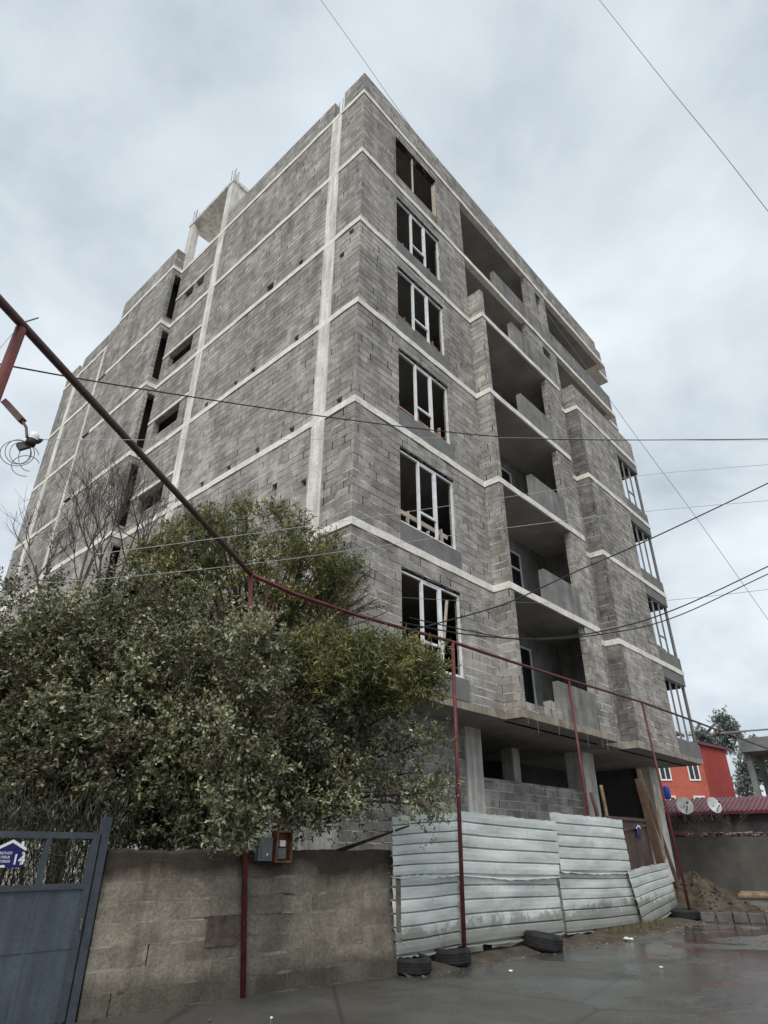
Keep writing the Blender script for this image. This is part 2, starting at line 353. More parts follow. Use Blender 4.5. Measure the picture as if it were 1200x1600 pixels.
# ---------------------------------------------------------------- ground
b = MB(); b.quad((-900, -900, 0), (900, -900, 0), (900, 900, 0), (-900, 900, 0)); tag(b.build('ground', EARTH), kind='structure')
b = MB()
edge = [(-60, -1.6), (-4.6, -.93), (-.4, -1.52), (1.5, -1.95), (4.6, -1.9), (8, -2.05), (10.5, -2.7), (20, -6), (60, -12)]
n0 = len(edge)
b.quad(*[(x, y, .004) for x, y in [(-60, -60), (60, -60)]+edge[::-1]]); tag(b.build('road', ROAD), kind='structure')

# ---------------------------------------------------------------- the unfinished building
H = 3.3; G = 4.507; K = [G+H*i for i in range(7)]; T = .19
X1, D1, XN, X2, X3, YE = 5.44, -.513, 10.8, 12.28, 18.29, 23.4
YB, YC, DL = 11.27, 16.1, -.42
bld = thing('unfinished_building', 'tall unfinished grey concrete block building with empty windows and balconies', 'building')
SPLIT = {'roof_column', 'balcony_side_wall', 'corner_wall', 'terrace_parapet', 'roof_parapet', 'inner_wall', 'pier', 'stair_head_wall', 'bay_wall', 'side_balcony_parapet', 'ground_wall', 'rebar', 'balcony_curb', 'ceiling', 'balcony_back_wall'}
def part(mb, name, mat, parent=bld, label=None, smooth=False):
    if name in SPLIT:
        for q in split_mb(mb): o = q.build(name, mat, parent, smooth)
        return o
    o = mb.build(name, mat, parent, smooth)
    if label: o['label'] = label
    return o
def outline(front_bays, left_bay, e=.025):
    f = [(-e, -e)]
    if front_bays: f += [(X1-e, -e), (X1-e, D1-e), (XN+.02, D1-e), (XN+.02, -e), (X2-e, -e), (X2-e, D1-e), (X3+e, D1-e)]
    else: f += [(18.5, -e), (18.5, .35), (19.75, .35), (19.75, 2.6), (X3+e, 2.6)]
    f += [(X3+e, YE+e), (-e, YE+e)]
    if left_bay: f += [(-e, YC+e), (DL-e, YC+e), (DL-e, YB-e), (-e, YB-e)]
    rj = random.Random(len(f)+int(left_bay)); g = []
    for (xa, ya), (xb, yb) in zip(f, f[1:]+f[:1]):
        n = max(1, int(math.hypot(xb-xa, yb-ya)/.55))
        for i in range(n):
            j = rj.uniform(-.011, .011) if i else 0
            g.append((xa+(xb-xa)*i/n+(j if abs(xb-xa) < 1e-6 else 0), ya+(yb-ya)*i/n+(j if abs(yb-ya) < 1e-6 else 0)))
    return g
for k in range(7):
    b = MB(); b.prism(outline(k < 5, k > 0, .025 if k else .004), K[k]-T, K[k]); o = part(b, 'floor_slab', BAND if k else STAINC)
    b = MB()   # board-marked underside just below each slab, set in from the edge
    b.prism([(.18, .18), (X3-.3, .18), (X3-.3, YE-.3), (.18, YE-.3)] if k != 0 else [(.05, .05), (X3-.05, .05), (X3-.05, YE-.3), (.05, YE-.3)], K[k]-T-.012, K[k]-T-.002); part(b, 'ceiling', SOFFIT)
    if k < 5:
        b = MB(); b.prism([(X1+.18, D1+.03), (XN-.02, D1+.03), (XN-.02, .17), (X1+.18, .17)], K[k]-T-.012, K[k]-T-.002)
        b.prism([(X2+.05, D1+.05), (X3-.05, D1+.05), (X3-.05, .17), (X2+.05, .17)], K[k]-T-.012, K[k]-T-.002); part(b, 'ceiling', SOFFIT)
# exterior walls, storey by storey
W0, W1 = 1.62, 3.89
holes_left = {2: [(2.35, .10), (3.81, .1), (5.15, .1), (6.52, .1), (.56, .1)], 3: [(4.55, .13), (5.46, .13), (7.08, .12), (.36, 2.9), (.72, 2.2), (2.51, .14)], 4: [(2.63, .14)], 5: [], 1: [(1.7, 1.5), (2.85, 1.85)], 0: [(.5, 1.9)]}
for k in range(6):
    z0, z1 = K[k], K[k+1]-T
    b = MB(); b.wall('x', 0, X1, z0, z1, 0, .2, [(W0, W1, z0+.5, z0+2.66)]); part(b, 'front_wall', BLOCK)
    # left flank
    hs = []
    for (y, dz) in holes_left[k]: hs.append((y-.1, y+.1, z0+dz-.09 if dz > .2 else z0, z0+dz+.12))
    if k == 4: hs.append((4.0, 4.36, z0+.02, z0+.36))
    if k == 5: hs += [(9.05, 9.62, z0+.85, z0+1.33), (9.85, 10.5, z0+.85, z0+1.33)]
    elif k: hs.append((9.0, 10.75, z0+.5, z0+1.3))
    b = MB(); b.wall('y', .2, YB, z0, z1, 0, .2, hs); part(b, 'side_wall', BLOCK)
    b = MB(); b.wall('y', YC, YE, z0, z1, 0, .2); part(b, 'side_wall', BLOCK)
    if k:
        b = MB(); b.wall('y', YB, YC, z0, z1, DL, .15); b.wall('x', DL+.15, 0, z0, z0+.30, YB, .18); b.wall('x', DL+.15, 0, z1-.28, z1, YB, .18); b.wall('y', YC, 17.0, z0, z1, DL+.002, .2); b.wall('x', DL+.2, 0, z0, z1, 16.8, .2)
        part(b, 'bay_wall', BLOCK)
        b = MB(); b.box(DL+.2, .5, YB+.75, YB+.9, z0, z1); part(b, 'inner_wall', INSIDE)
        zl = z0+(1.33 if k < 5 else 1.36); b = MB(); b.box(-.03, .19, 8.45, YB-.03, zl, zl+.12); part(b, 'lintel', BAND)
    if k < 4:
        b = MB(); b.wall('y', D1, -.001, z0, z1, X1, .2); part(b, 'bay_wall', BLOCK)
        b = MB(); b.wall('x', 9.72, XN, z0, z1, D1, .22); b.wall('y', D1+.22, 0, z0, z1, XN-.2, .2); part(b, 'pier', BLOCK)
        b = MB(); b.wall('x', XN, X2, z0, z1, 0, .2); part(b, 'front_wall', BLOCK)
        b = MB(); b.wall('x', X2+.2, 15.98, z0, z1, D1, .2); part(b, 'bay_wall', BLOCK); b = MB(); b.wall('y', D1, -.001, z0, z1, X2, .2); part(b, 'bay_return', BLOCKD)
        b = MB(); b.wall('x', 15.98, X3, z0, z0+.5, D1, .2); b.wall('x', 15.98, X3, z1-.42, z1, D1, .2)
        b.wall('y', D1+.2, 2.3, z0, z0+.5, X3-.2, .2); b.wall('y', D1+.2, 2.3, z1-.42, z1, X3-.2, .2); part(b, 'corner_wall', PLASTER)
        b = MB(); b.wall('y', 2.3, YE, z0, z1, X3-.2, .2); part(b, 'side_wall', BLOCK)
        # balcony
        b = MB(); b.wall('x', 7.5, 9.72, z0, z0+1.03, D1+(.0 if k else -.0)+.003, .18); part(b, 'balcony_parapet', PARA)
        b = MB(); b.wall('x', X1+.2, 11.4, z0, z1, 1.2, .2, [(8.45, 9.35, z0+.03, z0+2.62)]); part(b, 'balcony_back_wall', PARA)
        b = MB(); b.box(11.2, 11.4, .2, 1.2, z0, z1); b.box(X1+.003, X1+.2, .2, 1.2, z0, z1); part(b, 'balcony_side_wall', PARA)
        d = MB()
        for xx in (8.45, 9.29): d.box(xx, xx+.06, 1.22, 1.29, z0+.03, z0+2.62)
        for zz in (.03, 1.98, 2.56): d.box(8.51, 9.29, 1.225, 1.285, z0+zz, z0+zz+.06)
        part(d, 'balcony_door_frame', PVC)
        d = MB(); d.box(8.51, 9.29, 1.25, 1.26, z0+.09, z0+2.56); part(d, 'door_glass', GLASSD)
        # inner partitions
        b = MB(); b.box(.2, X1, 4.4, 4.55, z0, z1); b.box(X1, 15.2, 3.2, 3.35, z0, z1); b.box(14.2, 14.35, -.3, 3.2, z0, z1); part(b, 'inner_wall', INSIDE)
    elif k == 4:
        b = MB(); b.wall('y', D1, .0, z0, z0+1.1, X1, .2); part(b, 'stub_wall', BLOCK)
        b = MB(); b.wall('x', 7.5, XN, z0, z0+1.1, D1+.003, .18); part(b, 'balcony_parapet', PARA)
        b = MB(); b.wall('x', 9.75, X2+.1, z0, z1, .02, .2, [(11.15, 11.85, z0+2.35, z0+2.8)]); part(b, 'pier', BLOCK)
        b = MB(); b.wall('y', D1, 0, z0, z0+1.1, X2, .2); b.wall('x', X2+.2, X3, z0, z0+1.1, D1, .2); b.wall('y', D1+.2, 2.3, z0, z0+1.1, X3-.2, .2); part(b, 'terrace_parapet', BLOCK)
        b = MB(); b.wall('y', 2.3, YE, z0, z1, X3-.2, .2); part(b, 'side_wall', BLOCK)
        b = MB(); b.wall('x', X1, X3-.2, z0, z1, 1.7, .2, [(8, 8.9, z0, z0+2.2), (14, 15.5, z0, z0+2.2)]); b.box(.2, X3-.3, 4.4, 4.55, z0, z1); b.box(X1, X1+.2, .2, 1.7, z0, z1); part(b, 'inner_wall', INSIDE)
    else:
        b = MB(); b.wall('x', 7.58, 18.3, z0, z0+1.02, .01, .18); part(b, 'balcony_parapet', PARA)
        b = MB(); b.wall('x', 10.35, 12.1, z0+1.02, z1, .012, .2, [(11.2, 11.68, z0+1.3, z0+2.8)]); part(b, 'pier', BLOCK)
        b = MB(); b.wall('y', 2.6, YE, z0, z1, X3-.2, .2); part(b, 'side_wall', BLOCK)
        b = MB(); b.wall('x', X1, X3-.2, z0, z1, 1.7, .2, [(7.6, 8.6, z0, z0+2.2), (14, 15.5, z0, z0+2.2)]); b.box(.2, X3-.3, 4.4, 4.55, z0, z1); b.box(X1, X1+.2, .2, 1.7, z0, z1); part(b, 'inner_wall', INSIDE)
        b = MB(); b.box(18.5, 19.7, .37, .5, z0, z0+.9); b.box(19.58, 19.72, .5, 2.5, z0, z0+.9); part(b, 'side_balcony_parapet', BLOCK)
    # back wall
    b = MB(); b.wall('x', .2, X3-.2, z0, z1, YE-.2, .2); part(b, 'back_wall', BLOCK)
    # columns standing proud on the left flank
    for ya, yb in ((1.05, 1.52), (8.0, 8.43), (18.0, 18.55), (21.4, 21.9)):
        if k == 0 and ya > 10: continue
        b = MB(); b.box(-.022, .21, ya, yb, z0, z1); part(b, 'column', COLM)
# balcony edge curb on the lowest balcony, and a loose block
b = MB(); b.box(X1+.2, 7.5, D1+.01, D1+.19, K[0], K[0]+.2); b.box(6.9, 7.18, D1+.0, D1+.2, K[0]+.2, K[0]+.42); part(b, 'balcony_curb', BLOCK)
# stained rim of lowest slab where blocks stand on it
# window surrounds
def window_frame(k, full=True):
    z0 = K[k]+.53; z1 = K[k]+2.59; f = MB(); y0, y1 = .05, .11; w_ = .042
    f.box(W0+.01, W0+w_, y0, y1, z0, z1); f.box(W1-w_-.01, W1-.01, y0, y1, z0, z1); f.box(W0+w_, W1-w_-.01, y0, y1, z1-w_, z1)
    f.box(W0+w_, W1-w_-.01, y0, y1, z0, z0+.05)
    a = W0+(W1-W0)*.345; c = W0+(W1-W0)*.655
    f.box(a-.026, a+.026, y0-.01, y1, z0+.05, z1-w_); f.box(c-.026, c+.026, y0-.01, y1, z0+.05, z1-w_)
    o = part(f, 'window_frame', PVC)
    s = MB(); zt = z0+.55
    s.box(a+.034, c-.034, y0+.005, y1-.01, zt, zt+.06)
    s.box(a+.034, a+.055, y0+.005, y1-.01, zt+.06, z1-w_-.01); s.box(c-.085, c-.034, y0+.005, y1-.01, zt+.06, z1-w_-.01); s.box(a+.055, c-.085, y0+.005, y1-.01, z1-w_-.05, z1-w_-.01)
    s.build('sash', PVC, o); return o
for k in range(5):
    fr = window_frame(k)
    b = MB(); z = K[k]
    b.wall('x', W0-.02, W1+.12, z, z+.5, -.012, .01); part(b, 'sill_panel', PLASTER)
    if k == 0:
        g = MB(); g.beam((3.32, .02, z+2.3), (3.10, .1, z+.6), .05, .05); g.beam((2.95, .03, z+1.02), (2.83, .1, z+.55), .06, .05); g.build('leaning_lath', PALEWOOD, fr)
    else:
        g = MB(); m = REDLATH if k == 2 else PALEWOOD if k == 1 else WOOD
        if k == 2:
            for zz in (.58, .70, .82, .94): g.beam((W0+.1, .3, z+zz+.02), (W1-.05, .32, z+zz-.02), .03, .06)
            for xx in (W0+.2, 2.7, W1-.2): g.beam((xx, .27, z+.5), (xx, .27, z+1.15), .09, .03)
        else:
            g.beam((W0+.05, .3, z+1.02), (W1-.03, .3, z+.98), .035, .12)
            for xx, l in ((W0+.55, .03), (2.9, .1), (W1-.3, -.05)): g.beam((xx, .26, z+.45), (xx+l, .27, z+1.1 if xx != 2.9 else z+.85), .09, .03)
        g.build('guard_rail', m, fr)
b = MB(); b.tube([(2.62, .1, K[5]+.5), (2.62, .1, K[5]+2.6)], .035, 8); b.tube([(2.62, .1, K[5]+2.25), (2.62, .1, K[5]+2.33)], .055, 8); part(b, 'prop', PALEWOOD)
b = MB(); b.beam((W1-.1, .06, K[5]+.5), (W1-.1, .06, K[5]+2.3), .14, .04); part(b, 'formwork_board', PALEWOOD)
# ragged mortar over the window heads
for k in range(5):
    b = MB(); r = random.Random(k); x = W0
    while x < W1:
        dx = r.uniform(.05, .16); h_ = r.uniform(.0, .05); b.box(x, min(x+dx, W1), .01, .12, K[k]+2.66-h_, K[k]+2.659); x += dx
    part(b, 'head_mortar', INSIDE)
# corner glazing
for k in range(4):
    z0, z1 = K[k]+.5, K[k+1]-T-.42; f = MB(); yf = D1+.04
    zt = z0+.62
    xs = [15.98, 16.62, 17.3]
    for i, x in enumerate(xs): f.box(x+.01, x+.045, yf, yf+.06, z0, z1)
    f.box(16.04, X3-.15, yf+.005, yf+.055, z1-.05, z1); f.box(16.04, X3-.15, yf+.005, yf+.055, z0, z0+.05)
    if k % 2: f.box(16.68, 17.31, yf+.005, yf+.055, zt, zt+.05)
    xs_ = X3-.1
    for y in (.35, 1.15, 1.95, 2.24): f.box(xs_, xs_+.06, y, y+.05, z0, z1)
    f.box(xs_+.005, xs_+.055, D1+.2, 2.24, z1-.05, z1); f.box(xs_+.005, xs_+.055, D1+.2, 2.24, z0, z0+.05)
    o = part(f, 'corner_window_frame', GREYPVC)
    p = MB(); p.tube([(X3-.08, D1+.1, z0), (X3-.08, D1+.1, z1)], .06, 10); p.build('corner_post', GREYBOX, o)
    g = MB(); g.beam((16.0, -.1, z0+.42+.04*k), (X3-.2, -.1, z0+.36), .035, .1); g.beam((X3-.35, -.1, z0+.4), (X3-.35, 2.2, z0+.38), .035, .1)
    g.beam((16.9, -.06, z0), (16.95, -.06, z0+.6), .08, .03); g.build('guard_rail', WOOD, o)
    if k == 2: g = MB(); g.beam((17.55, .4, z0), (17.5, .4, z0+1.25), .28, .04); g.build('leaning_board', WOOD, o)
# roof parapets
Z6 = K[6]
b = MB(); b.wall('x', 0, 17.75, Z6, Z6+1.08, 0, .2); b.wall('y', .2, .97, Z6, Z6+1.06, 0, .2); part(b, 'roof_parapet', BLOCK)
b = MB(); b.wall('x', 17.85, 18.4, Z6, Z6+.78, 0.05, .2); b.box(18.5, 19.72, .37, .52, Z6, Z6+.85); b.box(19.56, 19.72, .52, 2.5, Z6, Z6+.85); b.wall('y', 2.6, YE, Z6, Z6+1, X3-.2, .2); part(b, 'roof_parapet', BLOCK)
b = MB(); b.wall('y', 1.47, 7.97, Z6, Z6+1.05, 0, .2); part(b, 'roof_parapet', BLOCK)
b = MB(); b.wall('y', YB, YC, Z6, Z6+1.08, DL, .2); b.wall('x', DL+.2, .3, Z6, Z6+1.08, YB, .2); part(b, 'roof_parapet', BLOCK)
b = MB(); b.wall('y', 18.2, 21.35, Z6, Z6+.95, 0, .2); part(b, 'roof_parapet', BLOCK)
b = MB(); b.wall('y', 21.9, YE, Z6, Z6+.85, 0, .2); part(b, 'roof_parapet', BLOCK)
b = MB(); b.wall('x', .2, X3-.2, Z6, Z6+1, YE-.2, .2); part(b, 'roof_parapet', BLOCK)
# stair head frame on the roof
b = MB()
for x in (-.018, 2.3):
    for y in (8.0, 11.1): b.box(x, x+.36 if x > 0 else .3, y, y+.40, Z6, Z6+3.1)
part(b, 'roof_column', CONC)
b = MB(); b.box(-.05, 2.7, 7.97, 11.53, Z6+3.1, Z6+3.3); part(b, 'stair_head_slab', CONC)
b = MB(); b.box(.305, 2.295, 8.05, 8.2, Z6, Z6+3.09); b.box(2.4, 2.55, 8.4, 9.6, Z6, Z6+3.09); part(b, 'stair_head_wall', CONC)
for xs, ys in (((.03, .2), (8.05, 8.35)), ((.03, .2), (11.15, 11.4)), ((.03, .17), (1.08, 1.45)), ((2.4, 2.6), (8.05, 8.3))):
    b = MB(); top = Z6+3.3 if ys[0] > 5 else Z6; r = random.Random(5)
    for x in xs:
        for y in (ys[0], (ys[0]+ys[1])/2, ys[1]): b.tube([(x, y, top-.02), (x+r.uniform(-.03, .03), y+r.uniform(-.04, .04), top+r.uniform(.75, .95))], .012, 5)
    part(b, 'rebar', STEEL)
# ground storey under the overhang
GZ = K[0]-T-.012
def gcol(x0, x1, y0, y1): b = MB(); b.box(x0, x1, y0, y1, 0, GZ); part(b, 'ground_column', CONC)
for a in ((5.44, 6.14, 1.2, 1.7), (11.75, 12.55, 1.15, 1.75), (17.35, 18.1, 1.2, 1.7), (9.6, 10.0, 2.4, 2.8), (.3, .9, 1.2, 1.7), (9.4, 9.9, 7, 7.5)): gcol(*a)
b = MB(); b.wall('x', .9, 5.44, 0, GZ, 1.25, .2); b.wall('y', 1.7, YE-1, 0, GZ, .3, .2); part(b, 'ground_wall', BLOCK)
b = MB(); b.wall('x', 6.14, 11.75, 0, 3.15, 1.3, .2); part(b, 'infill_wall', BLOCK)
b = MB(); b.box(.6, 17.9, 8, 8.2, 0, GZ); b.box(17.7, 17.9, 1.8, 8, 0, GZ); b.box(12.1, 12.3, 4.4, 8, 0, GZ); b.box(12.3, 17.7, 4.4, 4.55, 0, GZ); part(b, 'inner_wall', INSIDE)
b = MB(); r = random.Random(9)      # dried mortar runs on the soffit rim
for i in range(8):
    x = r.uniform(1, 11); y = -.02 if x < X1 else D1-.02
    b.tube([(x, y, K[0]-T+.02), (x+r.uniform(-.03, .03), y, K[0]-T-r.uniform(.1, .45))], .006, 4)
part(b, 'mortar_drip', PARA)

# timber and gate inside the site
def plank(p, q, w_, t_, m, label, name='plank'):
    b = MB(); b.beam(p, q, w_, t_); o = b.build(name, m); return tag(o, label, 'plank')
def timber(name, p, q, r0, m, label, cat):
    b = MB(); p = Vector(p); q = Vector(q); pts = [p.lerp(q, i/6)+Vector((random.uniform(-.02, .02), random.uniform(-.02, .02), 0)) for i in range(7)]
    b.tube(pts, [r0*(1-.03*i) for i in range(7)], 9); return tag(b.build(name, m, smooth=True), label, cat)
b = MB(); b.beam((11.1, -1.1, 0), (10.85, -.9, 3.3), .17, .16); tag(b.build('timber_post', RUSTWOOD), 'thick weathered brown timber post leaning beside the end of the sheet fence', 'post')
plank((11.3, -1.35, .25), (11.5, -.7, 3.6), .07, .11, RUSTWOOD, 'long brown plank leaning right of the thick timber post')
plank((10.65, -1.3, 1.3), (11.15, -1.2, 3.15), .05, .05, WOOD, 'thin brown lath tied against the leaning timber post', 'lath')
timber('wooden_prop', (8.05, -1.05, 0), (7.5, -1.0, 2.75), .055, RUSTWOOD, 'short round wooden prop leaning left above the middle fence sheet', 'prop')
timber('wooden_prop', (8.2, -1.0, 0), (8.13, -1.0, 2.95), .05, WOOD, 'upright round wooden prop standing just right of the leaning one', 'prop')
gt = thing('site_gate', 'rusty brown sheet metal gate leaf behind the tilted fence sheet', 'gate')
b = MB(); b.box(7.95, 10.45, -1.03, -1.01, .15, 2.22); b.build('gate_panel', RUSTM, gt)
b = MB(); b.box(7.93, 10.47, -1.07, -1.035, 2.18, 2.25); b.box(7.93, 7.99, -1.07, -1.035, .1, 2.18); b.box(10.41, 10.47, -1.07, -1.035, .1, 2.18); b.beam((7.99, -1.05, 1.85), (10.41, -1.05, 2.1), .03, .05); b.build('gate_frame', RUSTM, gt)

# house number plates
def house_sign(name, c, ux, w_, h_, label, number=True):
    "blue plate with a white gable outline; ux = unit vector along the plate"
    t = thing(name, label, 'sign'); ux = Vector(ux).normalized(); uz = Vector((0, 0, 1)); nrm = ux.cross(uz); c = Vector(c)
    def P(a, b_, d): return tuple(c+ux*(a*w_)+uz*(b_*h_)+nrm*d)
    def flat(poly, d0, d1, nm, m):
        mb = MB(); n = len(poly); mb.quad(*[P(a, q, d1) for a, q in poly]); mb.quad(*[P(a, q, d0) for a, q in reversed(poly)])
        for i in range(n):
            j = (i+1) % n; mb.quad(P(*poly[i], d0), P(*poly[j], d0), P(*poly[j], d1), P(*poly[i], d1))
        return mb.build(nm, m, t)
    flat([(-.44, -.5), (.44, -.5), (.44, .16), (0, .42), (-.44, .16)], 0, .008, 'plate', BLUE)
    flat([(-.5, .12), (-.47, .22), (0, .52), (.28, .34), (.28, .46), (.36, .46), (.36, .29), (.47, .22), (.5, .12), (.44, .12), (0, .40), (-.44, .12)], .009, .013, 'roof_mark', WHITE)
    if number:
        def text(s, a, q, size, nm):
            cu = bpy.data.curves.new(nm, 'FONT'); cu.body = s; cu.size = size; cu.extrude = .0012; cu.offset = size*.018
            o = bpy.data.objects.new(nm, cu); COL.objects.link(o); dg = bpy.context.evaluated_depsgraph_get()
            me = bpy.data.meshes.new_from_object(o.evaluated_get(dg)); bpy.data.objects.remove(o)
            me.materials.clear(); me.materials.append(WHITE); mo = bpy.data.objects.new(nm, me); COL.objects.link(mo); mo.parent = t
            p_ = Vector(P(a, q, .011)); mo.matrix_world = Matrix([[ux[i], uz[i], nrm[i], p_[i]] for i in range(3)]+[[0, 0, 0, 1]])
        text('14', .10, -.38, h_*.52, 'number'); text('\u00b0', .36, -.18, h_*.34, 'number_mark'); text('a', .37, -.40, h_*.2, 'number_mark')
        r = random.Random(3)
        for row, (q, l) in enumerate(((-.02, .44), (-.17, .42), (-.32, .44))):
            mb = MB(); a = -.40
            while a < -.40+l:
                cw = r.uniform(.018, .034); y0, y1 = q, q+.095
                def bar(a0, a1, z0, z1):
                    mb.quad(P(a0, z0, .0105), P(a1, z0, .0105), P(a1, z1, .0105), P(a0, z1, .0105))
                bar(a, a+.009, y0, y1)
                if r.random() < .6: bar(a+.009, a+cw, y1-.02, y1)
                if r.random() < .6: bar(a+.009, a+cw, y0, y0+.02)
                if r.random() < .5: bar(a+cw-.008, a+cw, y0, y1)
                a += cw+.012
            mb.build('lettering', WHITE, t)
        mb = MB(); mb.quad(P(-.28, -.49, .0105), P(-.05, -.49, .0105), P(-.10, -.40, .0105), P(-.28, -.42, .0105)); mb.build('emblem', WHITE, t)
    return t

# ---------------------------------------------------------------- garden wall and gate by the camera
WL = Vector((-4.52, -.93, 0)); WR = Vector((-.46, -1.52, 0)); wd = (WR-WL).normalized(); wn = Vector((wd.y, -wd.x, 0))
gw = thing('garden_wall', 'brownish block garden wall with damp dark top under the evergreen tree', 'wall')
b = MB()
nseg = 40; L = (WR-WL).length; r = random.Random(2); th = .22
def ztop(i): return 1.50+.008*math.sin(i*.7)+random.Random(i).uniform(-.012, .012)
ring = []
for i in range(nseg+1):
    p = WL+wd*(L*i/nseg); j = random.Random(i+50).uniform(-.006, .006)
    ring.append([p+wn*(.02+j), p+wn*(j)+Vector((0, 0, ztop(i)-.03)), p-wn*.03+Vector((0, 0, ztop(i))), p-wn*(th-.03)+Vector((0, 0, ztop(i))), p-wn*th+Vector((0, 0, ztop(i)-.03)), p-wn*th])
for i in range(nseg):
    for q in range(5): b.quad(ring[i][q], ring[i+1][q], ring[i+1][q+1], ring[i][q+1])
b.quad(*ring[0]); b.quad(*ring[-1][::-1]); wo_ = b.build('wall_body', GBLOCK, gw)
b = MB()    # small recess with a rusty plate
def WP(s, z, d=0): return tuple(WL+wd*s+wn*d+Vector((0, 0, z)))
def wbox(mb, s0, s1, z0, z1, d0, d1):
    p = [WP(s0, z0, d0), WP(s1, z0, d0), WP(s1, z0, d1), WP(s0, z0, d1), WP(s0, z1, d0), WP(s1, z1, d0), WP(s1, z1, d1), WP(s0, z1, d1)]
    bb = len(mb.v); mb.v += p; mb.f += [tuple(bb+i for i in q) for q in ((0, 3, 2, 1), (4, 5, 6, 7), (0, 1, 5, 4), (1, 2, 6, 5), (2, 3, 7, 6), (3, 0, 4, 7))]
wbox(b, 1.28, 1.68, .52, .82, .0, .035); b.build('rusty_plate', plain('brown_hatch', (.05, .038, .03), (.13, .105, .08), 9, .9, .5), gw)
# metal gate
gate = thing('yard_gate', 'blue grey metal yard gate with open upper panels at the left of the wall', 'gate')
gy = -.95
b = MB(); b.box(-7.5, -4.66, gy, gy+.012, .03, 1.17); b.build('gate_sheet', GATEM, gate)
b = MB()
b.box(-4.735, -4.66, gy-.02, gy+.04, .03, 1.665); b.box(-7.5, -4.735, gy-.02, gy+.04, 1.605, 1.665); b.box(-7.5, -4.735, gy-.022, gy+.042, 1.14, 1.19)
for x in (-5.22, -6.0, -6.8): b.box(x, x+.05, gy-.018, gy+.038, 1.19, 1.605)
b.build('gate_frame', GATEF, gate)
b = MB(); b.box(-7.5, -4.74, gy-.006, gy, .62, .635); b.box(-5.215, -5.17, gy-.005, gy, .03, 1.14); b.build('stiffening_rib', GATEM, gate)
b = MB(); b.box(-4.64, -4.56, gy-.03, gy+.06, 0, 1.82); b.build('gate_post', GATEF, gate)
b = MB(); b.tube([(-4.70, gy-.03, .78), (-4.70, gy-.06, .79), (-4.70, gy-.06, .86), (-4.70, gy-.03, .87)], .008, 6); b.build('gate_handle', STEEL, gate)
house_sign('house_number_sign', (-5.555, gy-.035, 1.465), (1, 0, 0), .30, .24, 'blue house shaped plate with white roof outline and number 14 hung on the yard gate')
house_sign('house_number_sign', (9.75, -1.09, 1.96), (1, 0, 0), .30, .26, 'tiny blue house shaped plate on the rusty site gate behind the fence', False)
# meter boxes on wall top
mbx = thing('meter_box', 'grey plastic electricity meter box on the garden wall top beside the red post', 'meter box')
def mbox(t, s0, s1, z0, z1, d1, m, nm='box_body'): b = MB(); wbox(b, s0, s1, z0, z1, .03, d1); return b.build(nm, m, t)
mbox(mbx, 1.80, 2.0, 1.38, 1.64, .14, GREYBOX); mbox(mbx, 1.84, 1.98, 1.41, 1.55, .150, GREYBOX, 'cover')
b = MB(); c_ = WP(1.92, 1.45, .152); b.lathe([(0, 0.0), (.014, 0.0), (.014, .006), (0, .006)], c_, wn, 12); b.build('seal', WHITE, mbx)
mb2 = thing('meter_box', 'open orange edged meter cabinet right of the grey meter box', 'meter box')
b = MB(); wbox(b, 2.04, 2.28, 1.36, 1.72, .03, .06); wbox(b, 2.04, 2.06, 1.36, 1.72, .06, .17); wbox(b, 2.26, 2.28, 1.36, 1.72, .06, .17); wbox(b, 2.06, 2.26, 1.36, 1.38, .06, .17); wbox(b, 2.06, 2.26, 1.70, 1.72, .06, .17); b.build('cabinet', ORANGE, mb2)
mbox(mb2, 2.09, 2.2, 1.40, 1.52, .14, GREYBOX, 'meter'); mbox(mb2, 2.12, 2.2, 1.54, 1.61, .12, WHITE, 'fuse_block')

# ---------------------------------------------------------------- red pipe frame
pf = thing('pipe_frame', 'tall dark red pipe frame of posts and rails over the wall and fence', 'frame')
RZ = 5.15
railpts = [(-3.30, -1.16, RZ), (-2.17, -.98, RZ-.02), (-.6, -1.08, RZ), (1.0, -1.8, RZ-.15), (3.5, -1.55, RZ-.05), (6.5, -1.33, RZ+.02), (9.85, -1.83, RZ), (14.5, -1.9, RZ), (22.5, -1.95, RZ)]
railpts = [tuple(at(u, v, d)) for u, v, d in ((392, 897, 8.75), (460, 928, 9.3), (560, 962, 10.0), (707, 1003, 11.35), (800, 1034, 13.6), (888, 1062, 16.4), (1003, 1097, 19.3), (1085, 1127, 23), (1200, 1170, 30))]
b = MB(); b.tube(railpts, .032, 8); b.build('rail', RED, pf, True)
pA = at(0, 465, 4.45); pB = at(35, 508, 4.6); pC = Vector(railpts[0])
d_ = (pB-pC).normalized(); b = MB(); b.tube([pC, pB, pB+d_*2.2], .036, 10); b.build('near_rail', DARKPIPE, pf, True)
pl = Vector((pB.x, pB.y, 0)); b = MB(); b.tube([(pl.x, pl.y, 0), (pl.x, pl.y, pB.z-.04)], .04, 10); b.build('near_post', RED, pf, True)
for (x, y), (px, py) in (((.83, -1.80), (707, 1003)), ((6.53, -1.32), (888, 1062)), ((9.89, -1.96), (1003, 1097))):
    i = {707: 3, 888: 5, 1003: 6}[px]; b = MB(); b.tube([(x, y, 0), railpts[i]], .034, 8); b.build('post', RED, pf, True)
b = MB(); b.tube([(-2.72, -1.22, 0), (-3.0, -1.22, 2.6), tuple(pC)], .034, 8); b.build('post', RED, pf, True)
b = MB(); q = at(418, 918, 9.0); b.tube([q, q-Vector((0, 0, .9))], .02, 6); q = at(428, 930, 9.1); b.tube([q-Vector((0, 0, .15)), q-Vector((-.03, 0, .8))], .018, 6); b.build('tie_rod', RED, pf)
b = MB(); b.tube([pB+Vector((0, 0, .03)), pB+Vector((.08, -.03, .12))], .006, 5); b.build('hook', STEEL, pf)
